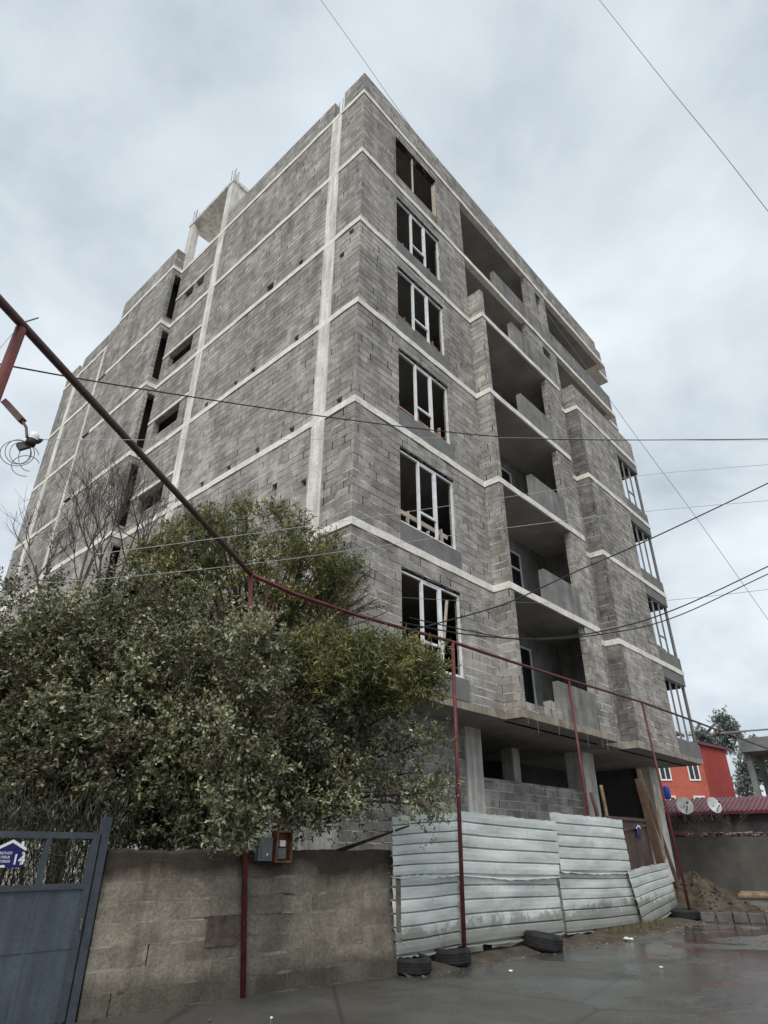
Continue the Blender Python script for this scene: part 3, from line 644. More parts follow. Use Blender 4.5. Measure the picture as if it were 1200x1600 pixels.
# lamp arm
la = thing('lamp_arm', 'dark bracket arm with a white bulb and plug hanging from the red post', 'lamp')
a0 = at(8, 628, 4.6); a1 = at(35, 658, 4.45); a2 = at(42, 683, 4.4)
b = MB(); b.beam(a0, a1, .045, .045); b.tube([a1, at(41, 668, 4.43), a2], .010, 6); b.build('arm', DARKPIPE, la)
c_ = at(49, 690, 4.42); s = .0055
b = MB(); b.lathe([(.0, -.035), (.032, -.03), (.036, .0), (.030, .012), (0, .012)], c_, (0.1, 0, 1), 16); b.build('lamp_socket', CABLE, la, True)
b = MB(); b.lathe([(.036, .013), (.038, .03), (.036, .055), (.026, .075), (0, .083)], c_, (0.1, 0, 1), 16); b.build('bulb', WHITE, la, True)
b = MB(); p_ = at(57, 690, 4.42); q_ = at(67, 687, 4.42); b.tube([p_, p_.lerp(q_, .5), q_], [.022, .018, .006], 8); b.build('plug', CABLE, la)
b = MB(); p_ = at(28, 699, 4.5); q_ = at(46, 694, 4.5); b.beam(p_, q_, .04, .05); b.build('junction_box', GREYBOX, la)
cc = thing('cable_coil', 'loose coil of thin grey cable hanging below the lamp arm', 'cable')
for i, (cu_, cv_, ru, rv) in enumerate(((27, 708, 27, 20), (28, 706, 20, 19), (32, 708, 17, 17), (45, 716, 16, 20), (40, 728, 22, 16))):
    b = MB(); pts = []
    for k in range(33):
        t = 2*math.pi*k/32*(1 if i < 3 else .72)+1.5; pts.append(at(cu_+ru*math.cos(t), cv_+rv*math.sin(t), 4.5+.03*math.sin(t+i)))
    b.tube(pts, .0028, 5); b.build('cable_loop', GREYCABLE, cc)

# ---------------------------------------------------------------- corrugated fence
def sheet(corners, ridges, label, seed, sag=0.0):
    "sheet metal with trapezoid ribs running along its length; corners tl,tr,br,bl"
    tl, tr, br, bl = [Vector(c) for c in corners]; r = random.Random(seed); nx = 26; per = [0, .04, .30, .34, .93, 1]; hh = [0, 0, 0, 0, 0, 0]
    prof = [(0, .0), (.40, -.004), (.78, .0), (.80, .042), (.865, .046), (.93, .004)]
    rows = []
    for k in range(ridges):
        for f, d in prof: rows.append(((k+f)/ridges, d))
    rows.append((1, 0)); t0 = [r.uniform(-1, 1) for _ in range(8)]; b = MB(); nr = len(rows)
    ej = [r.uniform(-.015, .015) for _ in range(nr)]; ek = [r.uniform(-.02, .02) for _ in range(nr)]
    def pt(i, j, off):
        u = i/nx; v, d = rows[j]; p = tl.lerp(tr, u).lerp(bl.lerp(br, u), v)
        bend = .012*math.sin(u*5+t0[0]*3+v*2)+.005*math.sin(u*13+t0[1]*5-v*6)+.03*math.exp(-((u-.5-.3*t0[2])**2+(v-.5-.3*t0[3])**2)*30)*t0[4]
        x = (ej[j] if i == 0 else ek[j] if i == nx else 0)
        return (p.x+x, p.y+d+bend+off, p.z+.004*math.sin(u*6+t0[5]*4)+(-sag*math.sin(math.pi*u) if j == nr-1 else 0)-(.03*(1-abs(2*u-1)) if v > .97 else 0)+(r.uniform(-.012, .012) if j in (0, nr-1) else 0))
    g = [[pt(i, j, 0) for i in range(nx+1)] for j in range(nr)]
    for j in range(nr-1):
        for i in range(nx): b.quad(g[j][i], g[j+1][i], g[j+1][i+1], g[j][i+1])
    for j in range(nr-1):
        for i in range(nx):
            q = [g[j][i], g[j][i+1], g[j+1][i+1], g[j+1][i]]; b.quad(*[(x, y+.0025, z) for x, y, z in q])
    return tag(b.build('fence_sheet', GALV), label, 'fence sheet', 'corrugated sheets of the site fence')
F = -1.62
sheet([(-.56, F, 1.93), (1.16, F, 2.07), (1.08, F, 1.16), (-.56, F, 1.15)], 6, 'upper left corrugated sheet under the hanging branches', 1)
sheet([(-.54, F+.03, 1.17), (1.10, F+.03, 1.19), (1.04, F+.03, .21), (-.48, F+.03, .2)], 6, 'lower left corrugated sheet resting over the two left tyres', 2)
sheet([(1.13, F-.02, 2.08), (4.36, F-.02, 2.0), (4.20, F-.05, 1.04), (1.1, F-.05, 1.14)], 5, 'dented upper corrugated sheet between the first two red posts', 3, .02)
sheet([(1.08, F+.01, 1.18), (4.16, F+.01, 1.09), (4.24, F+.01, .15), (1.03, F+.01, .2)], 5, 'lower corrugated sheet between the first two red posts', 4)
sheet([(4.16, F-.01, 2.17), (7.53, F-.01, 2.13), (7.56, F-.05, 1.04), (4.30, F-.05, 1.13)], 5, 'upper corrugated sheet crossed by the second red post', 5)
sheet([(4.32, F+.02, 1.17), (7.50, F+.02, 1.09), (7.82, F+.02, .05), (4.36, F+.02, .12)], 6, 'lower corrugated sheet crossed by the second red post', 6)
sheet([(7.36, F-.03, 1.10), (10.3, F+.15, 1.24), (10.45, F+.15, .24), (7.75, F-.06, -.02)], 6, 'short tilted corrugated sheet at the right end of the fence', 7)
b = MB(); b.box(-.46, -.36, -1.60, -1.5, 0, 1.42); tag(b.build('concrete_post', GBLOCK), 'narrow rough concrete post at the right end of the garden wall', 'post')
# tyres
def tyre(c, R, w_, ax, label):
    t = thing('old_tyre', label, 'tyre', 'old tyres under the fence')
    prof = [(R*.62, -w_*.36), (R*.66, -w_*.48), (R*.82, -w_*.52), (R*.95, -w_*.42), (R, -w_*.3), (R, -w_*.18), (R*.975, -w_*.16), (R, -w_*.14), (R, w_*.0), (R*.975, w_*.02), (R, w_*.04), (R, w_*.16), (R*.975, w_*.18), (R, w_*.2), (R, w_*.3), (R*.95, w_*.42), (R*.82, w_*.52), (R*.66, w_*.48), (R*.62, w_*.36), (R*.7, 0), (R*.62, -w_*.36)]
    b = MB(); b.lathe(prof, (0, 0, 0), ax, 36); o = b.build('tread', RUBBER, t, False)
    b = MB(); b.lathe([(R*.60, -w_*.36), (R*.625, -w_*.40), (R*.64, -w_*.36)], (0, 0, 0), ax, 36); b.lathe([(R*.60, w_*.36), (R*.625, w_*.40), (R*.64, w_*.36)], (0, 0, 0), ax, 36); b.build('bead', RUBBER, t)
    t.location = c; return t
tyre((-.16, -1.58, .105), .30, .2, (.02, -.05, 1), 'leftmost dark tyre lying flat at the foot of the garden wall end')
tyre((.74, -1.60, .115), .31, .21, (0, .04, 1), 'dark tyre lying flat around the foot of the first red post')
tyre((3.02, -1.86, .135), .33, .24, (.1, -.1, 1), 'dark tyre lying flat below the overlap of the middle fence sheets')
tyre((10.1, -1.75, .13), .36, .22, (0, 0, 1), 'dark tyre under the right end of the tilted sheet')
tyre((1.95, -1.45, .12), .11, .08, (.2, -1, 0), 'small dark wheel half hidden in the dirt under the fence')

# ---------------------------------------------------------------- rubble, grass, kerb, heap
def blobmesh(b, c, s, r):
    "irregular stone"
    pts = []
    for z, rr in ((-.5, .6), (0, 1), (.45, .7)):
        for k in range(6):
            t = k*math.pi/3+r.uniform(-.3, .3); q = rr*r.uniform(.7, 1.15); pts.append((c[0]+s[0]*q*math.cos(t), c[1]+s[1]*q*math.sin(t), c[2]+s[2]*z*r.uniform(.7, 1.2)))
    bb = len(b.v); b.v += pts
    for l in (0, 1):
        for k in range(6): b.f.append((bb+l*6+k, bb+l*6+(k+1) % 6, bb+l*6+6+(k+1) % 6, bb+l*6+6+k))
    b.f.append(tuple(bb+12+k for k in range(6))); b.f.append(tuple(bb+5-k for k in range(6)))
r = random.Random(21); b = MB()
for i in range(900):
    x = r.uniform(-.3, 11); k = 1 if x > 4 else .45
    y = -1.75-abs(r.gauss(0, .20 if x < 4 else .32))-(0.12 if x > 4 else .0)
    if r.random() > k: continue
    s_ = r.uniform(.006, .026)*(1.4 if x > 4 else 1); blobmesh(b, (x, y, s_*.3), (s_, s_*.8, s_*.7), r)
tag(b.build('rubble', PEBBLE), 'pebbles and building rubble scattered along the foot of the fence', 'rubble', kind='stuff')
b = MB()    # low bank of dirt the fence stands on
pts = [(-.45, .1), (1, .16), (3, .22), (5, .42), (7, .55), (9, .5), (10.6, .25)]
m_ = 44
def bank(x):
    for (a, wa), (c, wc) in zip(pts, pts[1:]):
        if a <= x <= c: return wa+(wc-wa)*(x-a)/(c-a)
    return .1
for i in range(m_):
    x0, x1 = -.45+11.05*i/m_, -.45+11.05*(i+1)/m_
    for j in range(6):
        def q(x, j_): wv_ = bank(x)+.06*math.sin(x*5.3); y = -1.45-(.3+wv_)*j_/6; return (x, y, .008+(.075+.02*math.sin(x*7)+.02*math.sin(x*17+j_))*math.cos(j_/6*math.pi/2)-(0.02 if j_ == 6 else 0))
        b.quad(q(x0, j), q(x0, j+1), q(x1, j+1), q(x1, j))
tag(b.build('dirt_bank', DUST, smooth=True), kind='structure')
def leafcloud(name, P, Dv, ln, wd_, mat, parent=None, tint=None, fold=.25, nrm=None):
    n = len(P); Dv = Dv/np.linalg.norm(Dv, axis=1)[:, None]
    rv = rng.normal(size=(n, 3)) if nrm is None else nrm+rng.normal(size=(n, 3))*.55
    S = np.cross(Dv, rv); S /= np.linalg.norm(S, axis=1)[:, None]+1e-9; Nn = np.cross(S, Dv)
    ln = np.asarray(ln)[:, None]*np.ones((n, 1)); wd_ = np.asarray(wd_)[:, None]*np.ones((n, 1))
    mid = P+Dv*ln*.45
    V = np.empty((n, 4, 3)); V[:, 0] = P; V[:, 1] = mid-S*wd_*.5+Nn*wd_*fold; V[:, 2] = P+Dv*ln; V[:, 3] = mid+S*wd_*.5+Nn*wd_*fold
    me = bpy.data.meshes.new(name); me.vertices.add(n*4); me.vertices.foreach_set('co', V.ravel())
    idx = np.arange(n)[:, None]*4; tri = np.concatenate([idx+np.array([0, 1, 2]), idx+np.array([0, 2, 3])], axis=1).ravel()
    me.loops.add(n*6); me.loops.foreach_set('vertex_index', tri.astype(np.int32)); me.polygons.add(n*2)
    me.polygons.foreach_set('loop_start', (np.arange(n*2)*3).astype(np.int32)); me.polygons.foreach_set('loop_total', np.full(n*2, 3, np.int32))
    me.update(calc_edges=True)
    at_ = me.attributes.new('tint', 'FLOAT', 'POINT'); at_.data.foreach_set('value', np.repeat(tint if tint is not None else rng.random(n), 4).astype(np.float32))
    me.materials.append(mat); o = bpy.data.objects.new(name, me); COL.objects.link(o)
    if parent: o.parent = parent
    return o
n = 900; xs = rng.uniform(5.6, 8.6, n); P = np.stack([xs, -1.72-np.abs(rng.normal(0, .2, n)), np.full(n, .03)], 1)
D_ = rng.normal(size=(n, 3))*.5; D_[:, 2] = 1
g_ = leafcloud('dry_grass', P, D_, rng.uniform(.06, .2, n), np.full(n, .008), GRASS); tag(g_, 'dry yellowish grass tufts at the foot of the fence', 'grass', kind='stuff')
# litter
def stone(c, s, label, m=PEBBLE, name='stone', cat='stone'):
    b = MB(); blobmesh(b, c, s, random.Random(int(c[0]*100))); return tag(b.build(name, m), label, cat)
def onroad(u, v):
    d = _ray(u, v); t = (.02-CO[2])/d[2]; return tuple(CO+d*t)
stone(onroad(798, 1517), (.035, .03, .03), 'small pale stone on the wet road below the first red post', WHITE)
stone(onroad(328, 1594), (.02, .02, .015), 'small orange brown scrap on the wet road near the wall', ORANGE, 'litter', 'litter')
stone(onroad(424, 1590), (.018, .015, .02), 'tiny white scrap on the wet road at the bottom edge', WHITE, 'litter', 'litter')
stone(onroad(1033, 1511), (.03, .03, .02), 'small white scrap on the road right of the fence', WHITE, 'litter', 'litter')
b = MB(); r = random.Random(4); p0 = onroad(984, 1468)
for i in range(5): blobmesh(b, (p0[0]+r.uniform(-.15, .15), p0[1]+r.uniform(-.08, .08), .04), (r.uniform(.04, .08), .05, .04), r)
tag(b.build('crumpled_bag', WHITE), 'crumpled white plastic bag in the dry grass under the fence', 'bag')
# gravel heap
b = MB(); C_ = Vector((12.0, -1.45, 0)); nr, na = 20, 44; rr_ = random.Random(8)
def hp(i, k):
    f = i/nr; a = 2*math.pi*k/na; R0 = 2.0+.25*math.sin(3*a+1)+.12*math.sin(7*a); z = 1.0*(1-f)**1.08+.05*math.sin(9*a+f*9)*f*(1-f)*3+.025*math.sin(23*a+31*f)+random.Random(i*131+k%44).uniform(-.045, .045)*(1 if 0 < i < nr else 0)
    return (C_.x+R0*f*math.cos(a), C_.y+R0*f*math.sin(a)*.8, max(z, 0)+(-.03 if i == nr else 0))
for i in range(nr):
    for k in range(na): b.quad(hp(i, k), hp(i+1, k), hp(i+1, k+1), hp(i, k+1))
for i in range(500):
    a = rr_.uniform(0, 2*math.pi); f = math.sqrt(rr_.random()); s_ = rr_.uniform(.015, .05); blobmesh(b, (C_.x+2.05*f*math.cos(a), C_.y+2.05*f*math.sin(a)*.8, 1.0*(1-f)+.02), (s_, s_, s_*.7), rr_)
tag(b.build('gravel_heap', DUST, smooth=False), 'brown heap of gravel and sand behind the kerb stones', 'heap')
kpts = [(9.95, -2.30), (10.12, -2.62), (10.28, -2.93), (10.42, -3.24), (10.58, -3.55), (10.78, -3.88), (11.0, -4.2)]
names_ = ['broken kerb stone nearest the red post', 'second grey kerb stone from the red post', 'third kerb stone from the red post in the curved row', 'middle kerb stone of the curved row below the heap', 'fifth kerb stone from the red post at the heap foot', 'sixth kerb stone from the red post near the picture edge', 'farthest right kerb stone at the picture edge']
for i, ((x, y), l) in enumerate(zip(kpts, names_)):
    b = MB(); a = math.atan2(.32, -.15)+random.Random(i).uniform(-.12, .12); d = Vector((math.cos(a), math.sin(a), 0))*.145; h_ = random.Random(i+9).uniform(.18, .24)
    b.beam(Vector((x, y, h_/2))-d, Vector((x, y, h_/2+random.Random(i).uniform(-.01, .01)))+d, .17, h_)
    o = b.build('kerb_stone', KERBM); bv = o.modifiers.new('bevel', 'BEVEL'); bv.width = .02; bv.segments = 2; tag(o, l, 'kerb stone', 'kerb stones round the gravel heap')

# ---------------------------------------------------------------- background right
bw = at(1055, 1390, 32); bw.z = 0; be = at(1300, 1400, 31); be.z = 0; dd = (be-bw).normalized(); nn = Vector((dd.y, -dd.x, 0))
if nn.dot(Vector(CO)-bw) < 0: nn = -nn
bw = bw-dd*3; be = be+dd*4
def slab(mb, p, q, z0, z1, d0, d1):
    P_ = [p+nn*d0, q+nn*d0, q+nn*d1, p+nn*d1]; bb = len(mb.v)
    mb.v += [(v.x, v.y, z0) for v in P_]+[(v.x, v.y, z1) for v in P_]; mb.f += [tuple(bb+i for i in q_) for q_ in ((0, 3, 2, 1), (4, 5, 6, 7), (0, 1, 5, 4), (1, 2, 6, 5), (2, 3, 7, 6), (3, 0, 4, 7))]
b = MB(); slab(b, bw, be, 0, 1.98, -.25, 0); tag(b.build('retaining_wall', RETAIN), 'long grey rendered retaining wall at the far side of the yard', 'wall')
r = random.Random(31); b = MB()
for i in range(420):
    p = bw.lerp(be, r.random())+nn*r.uniform(-.5, -.05); s_ = r.uniform(.05, .14); blobmesh(b, (p.x, p.y, 2.0+r.uniform(0, .14)), (s_, s_, s_*.6), r)
tag(b.build('broken_bricks', plain('broken_brick', (.10, .06, .055), (.34, .27, .25), 1.2, .9, .4)), 'broken bricks and rubble spread along the top of the retaining wall', 'rubble', kind='stuff')
sh = thing('low_shed', 'long low shed with maroon sheet roof behind the retaining wall', 'shed')
b = MB(); slab(b, bw, be, 0, 2.95, -4.6, -.8); b.build('wall', SHEDW, sh)
b = MB(); nr = int((be-bw).length/.18)
for i in range(nr):
    p = bw.lerp(be, i/nr); q = bw.lerp(be, (i+1)/nr)
    for f0, f1, h0, h1 in ((0, .5, 0, 0), (.5, .65, 0, .05), (.65, .85, .05, .05), (.85, 1, .05, 0)):
        a_, c_ = p.lerp(q, f0), p.lerp(q, f1)
        v = [(a_-nn*.45, 2.93+h0), (c_-nn*.45, 2.93+h1), (c_-nn*2.9, 3.58+h1), (a_-nn*2.9, 3.58+h0)]; b.quad(*[(w_.x, w_.y, z_) for w_, z_ in v])
        v = [(a_-nn*.45, 2.82), (c_-nn*.45, 2.82), (c_-nn*.45, 2.93+h1), (a_-nn*.45, 2.93+h0)]; b.quad(*[(w_.x, w_.y, z_) for w_, z_ in v])
b.build('roof', ROOFR, sh)
b = MB(); p = at(1040, 1300, 30.5); q = at(1075, 1303, 30.6); b.beam(p, q, .08, .12); tag(b.build('red_board', ROOFR), 'short red board resting on the rubble above the retaining wall', 'board')
def dish(c, R, face, label):
    t = thing('satellite_dish', label, 'satellite dish', 'satellite dishes on the shed roof'); f = Vector(face).normalized(); c = Vector(c)
    b = MB(); b.lathe([(0, -.12*R*2), (R*.4, -.09*R*2), (R*.75, -.03*R*2), (R, .03*R*2), (R*1.02, .03*R*2), (R*.76, -.05*R*2), (R*.4, -.11*R*2), (0, -.14*R*2)], (0, 0, 0), f, 28); b.build('reflector', DISH, t, True)
    b = MB(); lnb = f*R*1.0; b.tube([Vector((0, 0, -R*.95)), lnb+Vector((0, 0, -.1))], .02, 6); b.tube([lnb, lnb+f*.12], .045, 8); b.build('feed_arm', GREYBOX, t)
    b = MB(); b.tube([-f*.1*R*2, -f*.3+Vector((0, 0, -.1)), -f*.3+Vector((0, 0, -R*1.5))], .03, 6); b.build('mast', GREYBOX, t)
    t.location = c
dish(at(1070, 1259, 30.2), .32, (-.75, -.55, .25), 'dirty white satellite dish nearest the building corner')
dish(at(1116, 1258, 30.2), .30, (-.55, -.9, .35), 'cleaner satellite dish right of the other on the maroon roof')
b = MB(); b.lathe([(0, 0), (.14, 0), (.16, .05), (.16, .38), (.12, .48), (.06, .5), (0, .5)], at(1043, 1248, 31.5), (0, 0, 1), 18); tag(b.build('blue_barrel', BLUEP, smooth=True), 'bright blue barrel at the left end of the maroon roof', 'barrel')
# log
b = MB(); p = at(1152, 1390, 28.5); q = at(1215, 1391, 28.5); p.z = q.z = .09; b.tube([p, p.lerp(q, .5)+Vector((0, 0, .03)), q], [.09, .11, .10], 9); b.tube([p+Vector((.3, 0, .1)), q+Vector((.1, .1, .12))], .05, 7)
tag(b.build('log', WOOD), 'brown log lying at the foot of the retaining wall', 'log')
# red apartment house
rb = thing('red_house', 'orange red rendered house with white framed windows behind the shed', 'house')
c0 = at(1109, 1240, 62); c0.z = 0; le = c0-Vector(_R)*14; le.z = 0; re = at(1149, 1240, 66.7); re.z = 0
HR = 9.4
def vwall(mb, p, q, z0, z1): mb.quad((p.x, p.y, z0), (q.x, q.y, z0), (q.x, q.y, z1), (p.x, p.y, z1))
be_ = le+(re-c0)
b = MB(); vwall(b, le, c0, 0, HR); vwall(b, be_, le, 0, HR); b.build('window_wall', ORED, rb)
b = MB(); vwall(b, c0, re, 0, HR-.0); vwall(b, re, be_, 0, HR); b.build('end_wall', DRED, rb)
b = MB(); ex = (c0-le).normalized()*.35; ey = (re-c0).normalized()*.35
poly = [le-ex-ey, c0+ex-ey, re+ex+ey, be_-ex+ey]; b.prism([(v.x, v.y) for v in poly], HR+.002, HR+.22); b.build('roof', ROOFR, rb)
ch = le.lerp(re, .55); b = MB(); b.box(ch.x-.5, ch.x+.5, ch.y-.5, ch.y+.5, HR+.2, HR+1.1); b.build('chimney', ROOFR, rb)
fx = (c0-le).normalized(); fn = Vector((fx.y, -fx.x, 0)); fn = fn if fn.dot(Vector(CO)-c0) > 0 else -fn
Lf = (c0-le).length
for zc_ in (7.25, 4.75):
    for s_ in (.955, .62, .30, .0):
        u_ = s_
        cpos = {.955: .95, .62: 3.35, .30: 4.75, .0: 6.2}[s_]
        if cpos > Lf-.5: continue
        c = c0-fx*cpos
        def q4(mb, hw, hh, d, a=0, h=0):
            p = c+fx*(a-hw)+fn*d; q = c+fx*(a+hw)+fn*d; z = zc_+h
            mb.beam(Vector((p.x, p.y, z)), Vector((q.x, q.y, z)), .06, hh*2)
        f = MB(); q4(f, .46, .06, .04, 0, .62); q4(f, .46, .06, .04, 0, -.62)
        for a_ in (-.42, 0, .42): q4(f, .05 if a_ else .04, .56, .04, a_)
        fo = f.build('window', WHITE, rb); f = MB(); q4(f, .38, .56, .012); f.build('pane', GLASSD, fo)
# grey half-built house far right
gb = thing('grey_house', 'unfinished grey concrete house frame at the right picture edge', 'house')
c = at(1206, 1240, 60); c.z = 0; b = MB(); b.box(c.x-1.0, c.x+5, c.y-5, c.y+1.2, 8.3, 9.3); b.build('roof_slab', FARC, gb); b = MB(); b.box(c.x-.7, c.x+4, c.y-4, c.y+.2, 0, 4.9); b.build('lower_wall', FARC, gb)
for dx, dy in ((-.4, .7), (-.4, -2.2), (3, .7)): b = MB(); b.box(c.x+dx, c.x+dx+.4, c.y+dy, c.y+dy+.4, 0 if dy > 0 else 4.9, 8.3); b.build('column', FARC, gb)
b = MB(); b.box(c.x+.8, c.x+4, c.y-4, c.y-.4, 4.9, 8.3); b.build('wall', FARC, gb)

# ---------------------------------------------------------------- trees
def inpoly(u, v, poly):
    ins = np.zeros(len(u), bool); n = len(poly)
    for i in range(n):
        x0, y0 = poly[i]; x1, y1 = poly[(i+1) % n]
        c = ((y0 > v) != (y1 > v)) & (u < (x1-x0)*(v-y0)/((y1-y0)+1e-9)+x0); ins ^= c
    return ins
def clusters(poly, Dc, thick, n, edge=0.0):
    us = np.array([p[0] for p in poly]); vs_ = np.array([p[1] for p in poly]); out = []
    while len(out) < n:
        u = rng.uniform(us.min(), us.max(), 400); v = rng.uniform(vs_.min(), vs_.max(), 400)
        ok = inpoly(u, v, poly); cu_, cv_ = us.mean(), vs_.mean()
        for a, b_ in zip(u[ok], v[ok]):
            f = min(1, math.hypot((a-cu_)/(us.max()-us.min())*2, (b_-cv_)/(vs_.max()-vs_.min())*2)); th_ = thick*math.sqrt(max(.12, 1-f*f))
            Dd = Dc-th_*.5+th_*rng.beta(.9, 1.3); out.append(at(a, b_, Dd))
            if len(out) >= n: break
    return [np.array(o) for o in out]
def sprays(cs, nt_, nl, rad, tl, ll, lw, up=.3, tintc=.25, open_=.9):
    "leaves set along many short twigs in each cluster"
    Ps, Ds, Ls, Ws, Ts = [], [], [], [], []
    for c in cs:
        ct = rng.uniform(-tintc, tintc); k = rng.integers(int(nt_*.6), int(nt_*1.3)); rc = rad*rng.uniform(.6, 1.25)
        base = c+rng.normal(size=(k, 3))*rc*.45; d = rng.normal(size=(k, 3)); d[:, 2] += up; d /= np.linalg.norm(d, axis=1)[:, None]
        L = tl*rng.uniform(.5, 1.3, k); m = nl; t = rng.uniform(.05, 1, (k, m))
        P = base[:, None]+d[:, None]*(L[:, None]*t)[:, :, None]+rng.normal(size=(k, m, 3))*.008
        ld = d[:, None]*open_*.6+rng.normal(size=(k, m, 3))*.55
        Ps.append(P.reshape(-1, 3)); Ds.append(ld.reshape(-1, 3)); Ls.append(ll*rng.uniform(.6, 1.25, k*m)); Ws.append(lw*rng.uniform(.7, 1.2, k*m))
        tt = .42+ct+.12*rng.normal(size=(k, 1))+.17*rng.normal(size=(k, m))+.15*(t-.5); Ts.append(tt.reshape(-1))
    return np.concatenate(Ps), np.concatenate(Ds), np.concatenate(Ls), np.concatenate(Ws), np.clip(np.concatenate(Ts), 0, 1)
def limbs(mb, base, tips, r0, rng_, n=6):
    base = Vector(base)
    for t in tips:
        t = Vector(t); mid = base.lerp(t, .5)+Vector((rng_.uniform(-.25, .25), rng_.uniform(-.25, .25), rng_.uniform(-.1, .25)))
        pts = []; m = 7
        for i in range(m+1):
            f = i/m; pts.append(base*(1-f)**2+mid*2*f*(1-f)+t*f*f)
        mb.tube(pts, [r0*(1-.85*i/m)+.004 for i in range(m+1)], 6)
# 1. big evergreen over the wall
te = thing('evergreen_tree', 'wide dense grey green evergreen tree spilling over the garden wall', 'tree', loc=(0, 0, 0))
polyA = [(-60, 960), (20, 920), (90, 885), (160, 905), (230, 880), (310, 915), (380, 940), (430, 925), (470, 985), (490, 1060), (580, 1090), (640, 1100), (672, 1120), (680, 1150), (705, 1180), (715, 1235), (690, 1270), (640, 1265), (655, 1320), (625, 1335), (600, 1290), (540, 1290), (480, 1300), (420, 1290), (370, 1290), (300, 1320), (240, 1310), (190, 1325), (120, 1290), (0, 1310), (-60, 1300)]
polyD = [(-60, 1010), (20, 980), (90, 945), (160, 940), (230, 930), (300, 950), (380, 990), (470, 1030), (500, 1080), (590, 1110), (630, 1150), (600, 1200), (560, 1260), (470, 1285), (370, 1290), (300, 1315), (190, 1320), (120, 1290), (0, 1310), (-60, 1300)]
cs = clusters(polyD, 10.1, 2.9, 430); csf = clusters(polyA, 10.1, 2.6, 190)
core = cs+[np.array(at(rng.uniform(350, 425), v, rng.uniform(7.9, 8.5))) for v in np.linspace(985, 1305, 36)]
S1 = sprays(core, 34, 12, .27, .28, .066, .033, tintc=.36); S2 = sprays(csf, 24, 11, .34, .34, .066, .030, tintc=.3, up=.6)
P, D_, L_, W_, T_ = [np.concatenate(x) for x in zip(S1, S2)]
leafcloud('crown', P, D_, L_, W_, LEAF_A, te, T_)
# outer ragged sprigs
r = random.Random(41); b = MB(); tr0 = at(368, 1330, 10.6); tr0.z = 0
mainb = at(372, 1250, 10.7); b.tube([tr0, tr0.lerp(mainb, .5)+Vector((.06, 0, 0)), mainb], [.13, .11, .10], 9)
limbs(b, mainb, [cs[i] for i in range(0, 430, 5)]+[csf[i] for i in range(0, 190, 2)], .035, r); limbs(b, (mainb.x, mainb.y, 1.0), [at(u, v, d) for u, v, d in ((180, 1330, 10), (560, 1330, 10.4), (640, 1290, 10.3), (100, 1250, 10), (470, 1290, 10))], .05, r)
b.build('trunk', BARK, te)
# 2. narrow-leaved tree behind
tn = thing('narrow_leaved_tree', 'yellowish green narrow leaved tree rising behind the evergreen near the building corner', 'tree')
polyB = [(215, 850), (250, 815), (300, 800), (340, 812), (380, 790), (430, 800), (470, 815), (500, 845), (535, 850), (560, 880), (552, 930), (520, 950), (500, 990), (430, 1000), (330, 960), (250, 930), (200, 900)]
csB = clusters(polyB, 11.4, 1.8, 150)
polyB2 = [(455, 1015), (500, 998), (545, 1012), (585, 1002), (610, 1018), (645, 1012), (660, 1035), (690, 1052), (672, 1062), (680, 1092), (640, 1080), (600, 1100), (560, 1075), (500, 1080), (450, 1060)]
csB2 = clusters(polyB2, 9.3, 1.3, 85)
csB3 = [np.array(at(u, v, 10.4)) for u, v in ((545, 930), (560, 945), (575, 925), (590, 940), (600, 950), (570, 905), (555, 915))]
S1 = sprays(csB+csB2, 31, 13, .28, .26, .095, .020, up=.7); S2 = sprays(csB3, 7, 8, .12, .16, .07, .014, up=.5)
P, D_, L_, W_, T_ = [np.concatenate(x) for x in zip(S1, S2)]
leafcloud('crown', P, D_, L_, W_, LEAF_B, tn, T_)
b = MB(); t0 = Vector((-1.75, .6, 0)); m1 = Vector((-1.75, .55, 3.6)); b.tube([t0, t0.lerp(m1, .5)+Vector((.1, 0, 0)), m1], [.12, .1, .08], 8); limbs(b, m1, [Vector(c) for c in csB[::2]]+[Vector(c) for c in csB2[::3]], .035, random.Random(6)); b.build('trunk', BARK, tn)
# twiggy sprig at the corner of the building
b = MB(); q = at(500, 985, 10.6); limbs(b, q, [Vector(c)+Vector((random.uniform(-.1, .1), 0, random.uniform(-.05, .15))) for c in csB3*3], .012, random.Random(2)); b.build('branch', BARK, tn)
# 3. bare tree on the left
tb = thing('bare_tree', 'leafless tree with thin dark twigs against the building at the far left', 'tree')
b = MB(); rb_ = random.Random(77)
def grow(mb, p, d, L, r_, depth):
    p = Vector(p); d = Vector(d).normalized(); pts = [p]; m = 4
    for i in range(m):
        d = (d+Vector((rb_.gauss(0, .12), rb_.gauss(0, .12), rb_.gauss(.05, .08)))).normalized(); pts.append(pts[-1]+d*L/m)
    mb.tube(pts, [r_*(1-.45*i/m) for i in range(m+1)], 5 if depth > 1 else 4, caps=False)
    if depth == 0: return
    for k in range(rb_.choice((3, 4, 4))):
        i = rb_.choice((2, 3, 4, 4)); ax = Vector((rb_.gauss(0, 1), rb_.gauss(0, 1), rb_.gauss(.35, .6))).normalized(); nd = (d*1.0+ax*.75).normalized()
        grow(mb, pts[i], nd, L*rb_.uniform(.6, .82), r_*.55, depth-1)
for (u, v, D0, L0) in ((95, 990, 12.2, 1.25), (150, 960, 12.6, 1.4), (185, 960, 12.8, 1.5), (60, 960, 12.0, .9), (225, 930, 12.9, 1.2), (120, 940, 12.3, 1.3)):
    p = at(u, v, D0); grow(b, p, (rb_.uniform(-.25, .15), rb_.uniform(-.2, .2), 1), L0, .030, 4)
bp = at(150, 1100, 12.5); b0 = Vector((bp.x, bp.y, 0)); fk = at(140, 1060, 12.5)
b.tube([b0, fk], [.13, .09], 8)
